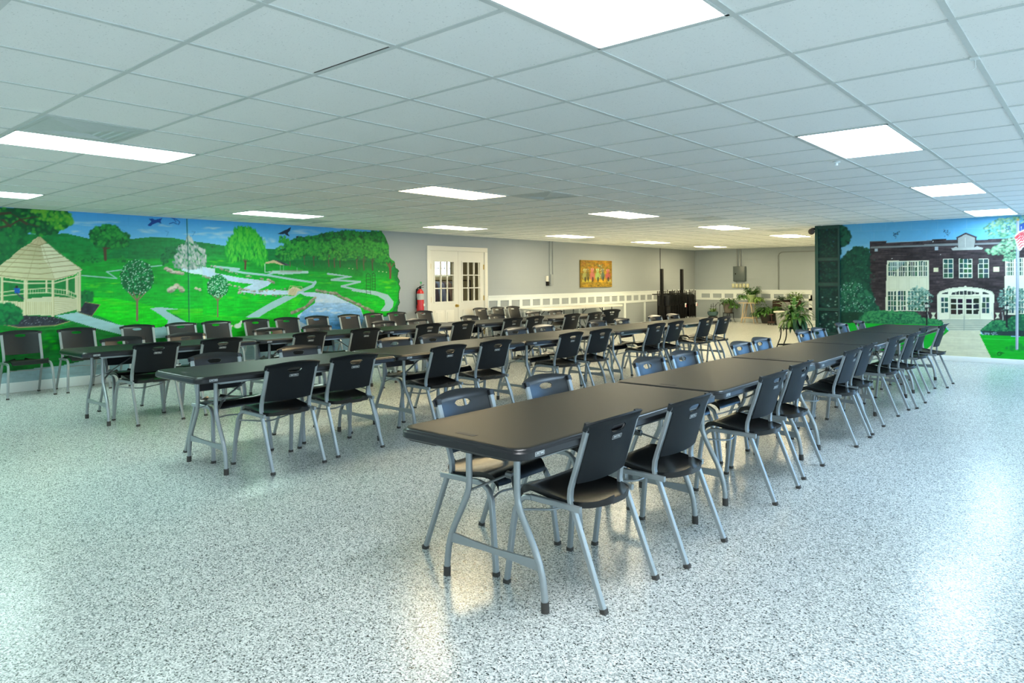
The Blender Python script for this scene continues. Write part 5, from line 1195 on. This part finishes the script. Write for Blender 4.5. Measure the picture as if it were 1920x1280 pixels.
pot(t, .19, .27, .02, .34, m_pot_brown); MB().lathe([(.24, 0), (.25, .02)], 0, 0, 20).build('saucer', m_white_plastic, t); foliage(t, (0, 0, .32), 150, .36, .20, .065, 1.8, m_leaf, (.1, 1.1), seed=8); foliage(t, (-.2, -.1, .32), 60, .3, .2, .06, 2.8, m_leaf, (-.2, .4), seed=9, name='trailing_leaves')
t = thing('coir_planter', 'wide brown coir trough planter raised on a black frame against the far wall', 'planter', (-7.62, 22.02, 0))
MB().box(-.42, .42, -.13, .13, .45, .75, b=.05).build('trough', m_coir, t); mb = MB()
for x in (-.36, .36):
    for y in (-.12, .12): mb.tube([(x, y, 0), (x, y, .74)], .01, 6)
mb.bar([(-.36, -.12, .2), (.36, -.12, .2)], .01, .01).bar([(-.36, .12, .2), (.36, .12, .2)], .01, .01).bar([(-.38, -.14, .74), (.38, -.14, .74)], .015, .015); mb.build('frame', m_black_metal, t)
foliage(t, (-.18, 0, .74), 40, .14, .12, .05, 1.0, m_leaf_dk, (.4, 1.4), seed=10); foliage(t, (.25, 0, .74), 60, .22, .18, .055, 1.4, m_leaf2, (.3, 1.4), seed=11)
t = thing('grey_bucket_planter', 'round grey pot hung in front of the brown coir planter', 'pot', (-7.55, 21.76, .42))
MB().lathe([(.03, 0), (.10, .03), (.135, .14), (.12, .24), (.09, .27), (.001, .27)], 0, 0, 20).build('pot', mat('grey_pot', (.22, .22, .22), .6), t); MB().bar([(0, .13, .2), (0, .20, .335)], .01, .01).build('hook', m_black_metal, t)
t = thing('white_tray', 'white plastic tray balanced on a grey bucket in front of the coir planter', 'tray', (-7.58, 21.42, .375)); MB().box(-.20, .20, -.13, .13, 0, .055, b=.012).box(-.17, .17, -.10, .10, .052, .058).build('tray', m_white_plastic, t)
t = thing('bucket', 'grey bucket under the white plastic tray', 'bucket', (-7.58, 21.42, 0)); MB().lathe([(.13, 0), (.17, .37), (.178, .37), (.178, .375), (.001, .375)], 0, 0, 20, cap=False).build('body', mat('grey_bucket_plastic', (.34, .36, .35), .5), t)
MB().tube([(.178*math.cos(a), .178*math.sin(a), .34-.16*math.sin(a)) for a in np.linspace(PI, 2*PI, 12)], .005, 6).build('handle', m_black_metal, t)
t = thing('plant_caddy', 'low dark red wheeled plant caddy beside the grey bucket', 'plant stand', (-7.84, 21.35, 0)); mb = MB(); mb.box(-.09, .09, -.12, .12, .06, .11, b=.01).tube([(0, 0, .1), (-.02, 0, .33)], .018, 8).box(-.07, .05, -.05, .05, .30, .34, b=.006); mb.build('body', mat('dark_red_paint', (.05, .018, .015), .5), t)
mb = MB()
for x in (-.08, .08):
    for y in (-.1, .1): mb.tube([(x-.01, y, .03), (x+.01, y, .03)], .03, 10, up=(0, 1, 0))
mb.build('wheel', m_rubber, t)
# plant stand by the column
PX, PY = -4.44, 13.22
t = thing('metal_plant_stand', 'dark metal plant stand with curved legs beside the painted column', 'plant stand', (PX, PY, 0), YAW)
MB().box(-.24, .22, -.16, .16, .485, .50, b=.003).build('shelf', m_black_metal, t)
for s in (-1, 1):
    for y in (-.13, .13): MB().tube([(s*.20, y, .49), (s*.20, y, .38), (s*.215, y, .30), (s*.27, y, .16), (s*.30, y, .06), (s*.305, y, 0)], .011, 8, up=(0, 1, 0)).build('leg', m_black_metal, t)
MB().bar([(-.265, -.13, .18), (.265, -.13, .18)], .012, .03).bar([(-.265, .13, .18), (.265, .13, .18)], .012, .03).build('crossbar', m_black_metal, t)
t = thing('broad_leaf_plant', 'large drooping broad-leaf plant in a dark pot on the metal stand by the column', 'potted plant', (PX+.0, PY, .501), YAW)
pot(t, .08, .12, 0, .16, m_pot_brown); foliage(t, (0, 0, .15), 55, .20, .26, .065, 1.8, m_leaf, (.5, 2.2), seed=21); foliage(t, (0, 0, .14), 30, .22, .26, .055, 3.0, m_leaf2, (-.1, .9), seed=22, name='light_leaves'); foliage(t, (0, -.02, .12), 26, .2, .30, .055, 4.0, m_leaf_dk, (-.5, .4), seed=23, name='drooping_leaves')
t = MB().tube([(WX+.012, 19.84, 1.07), (WX+.012, 19.84, H)], .008, 6).build('wall_conduit', m_black_metal)
tag(t, 'thin dark conduit rising up the left wall behind the rack post', 'conduit')
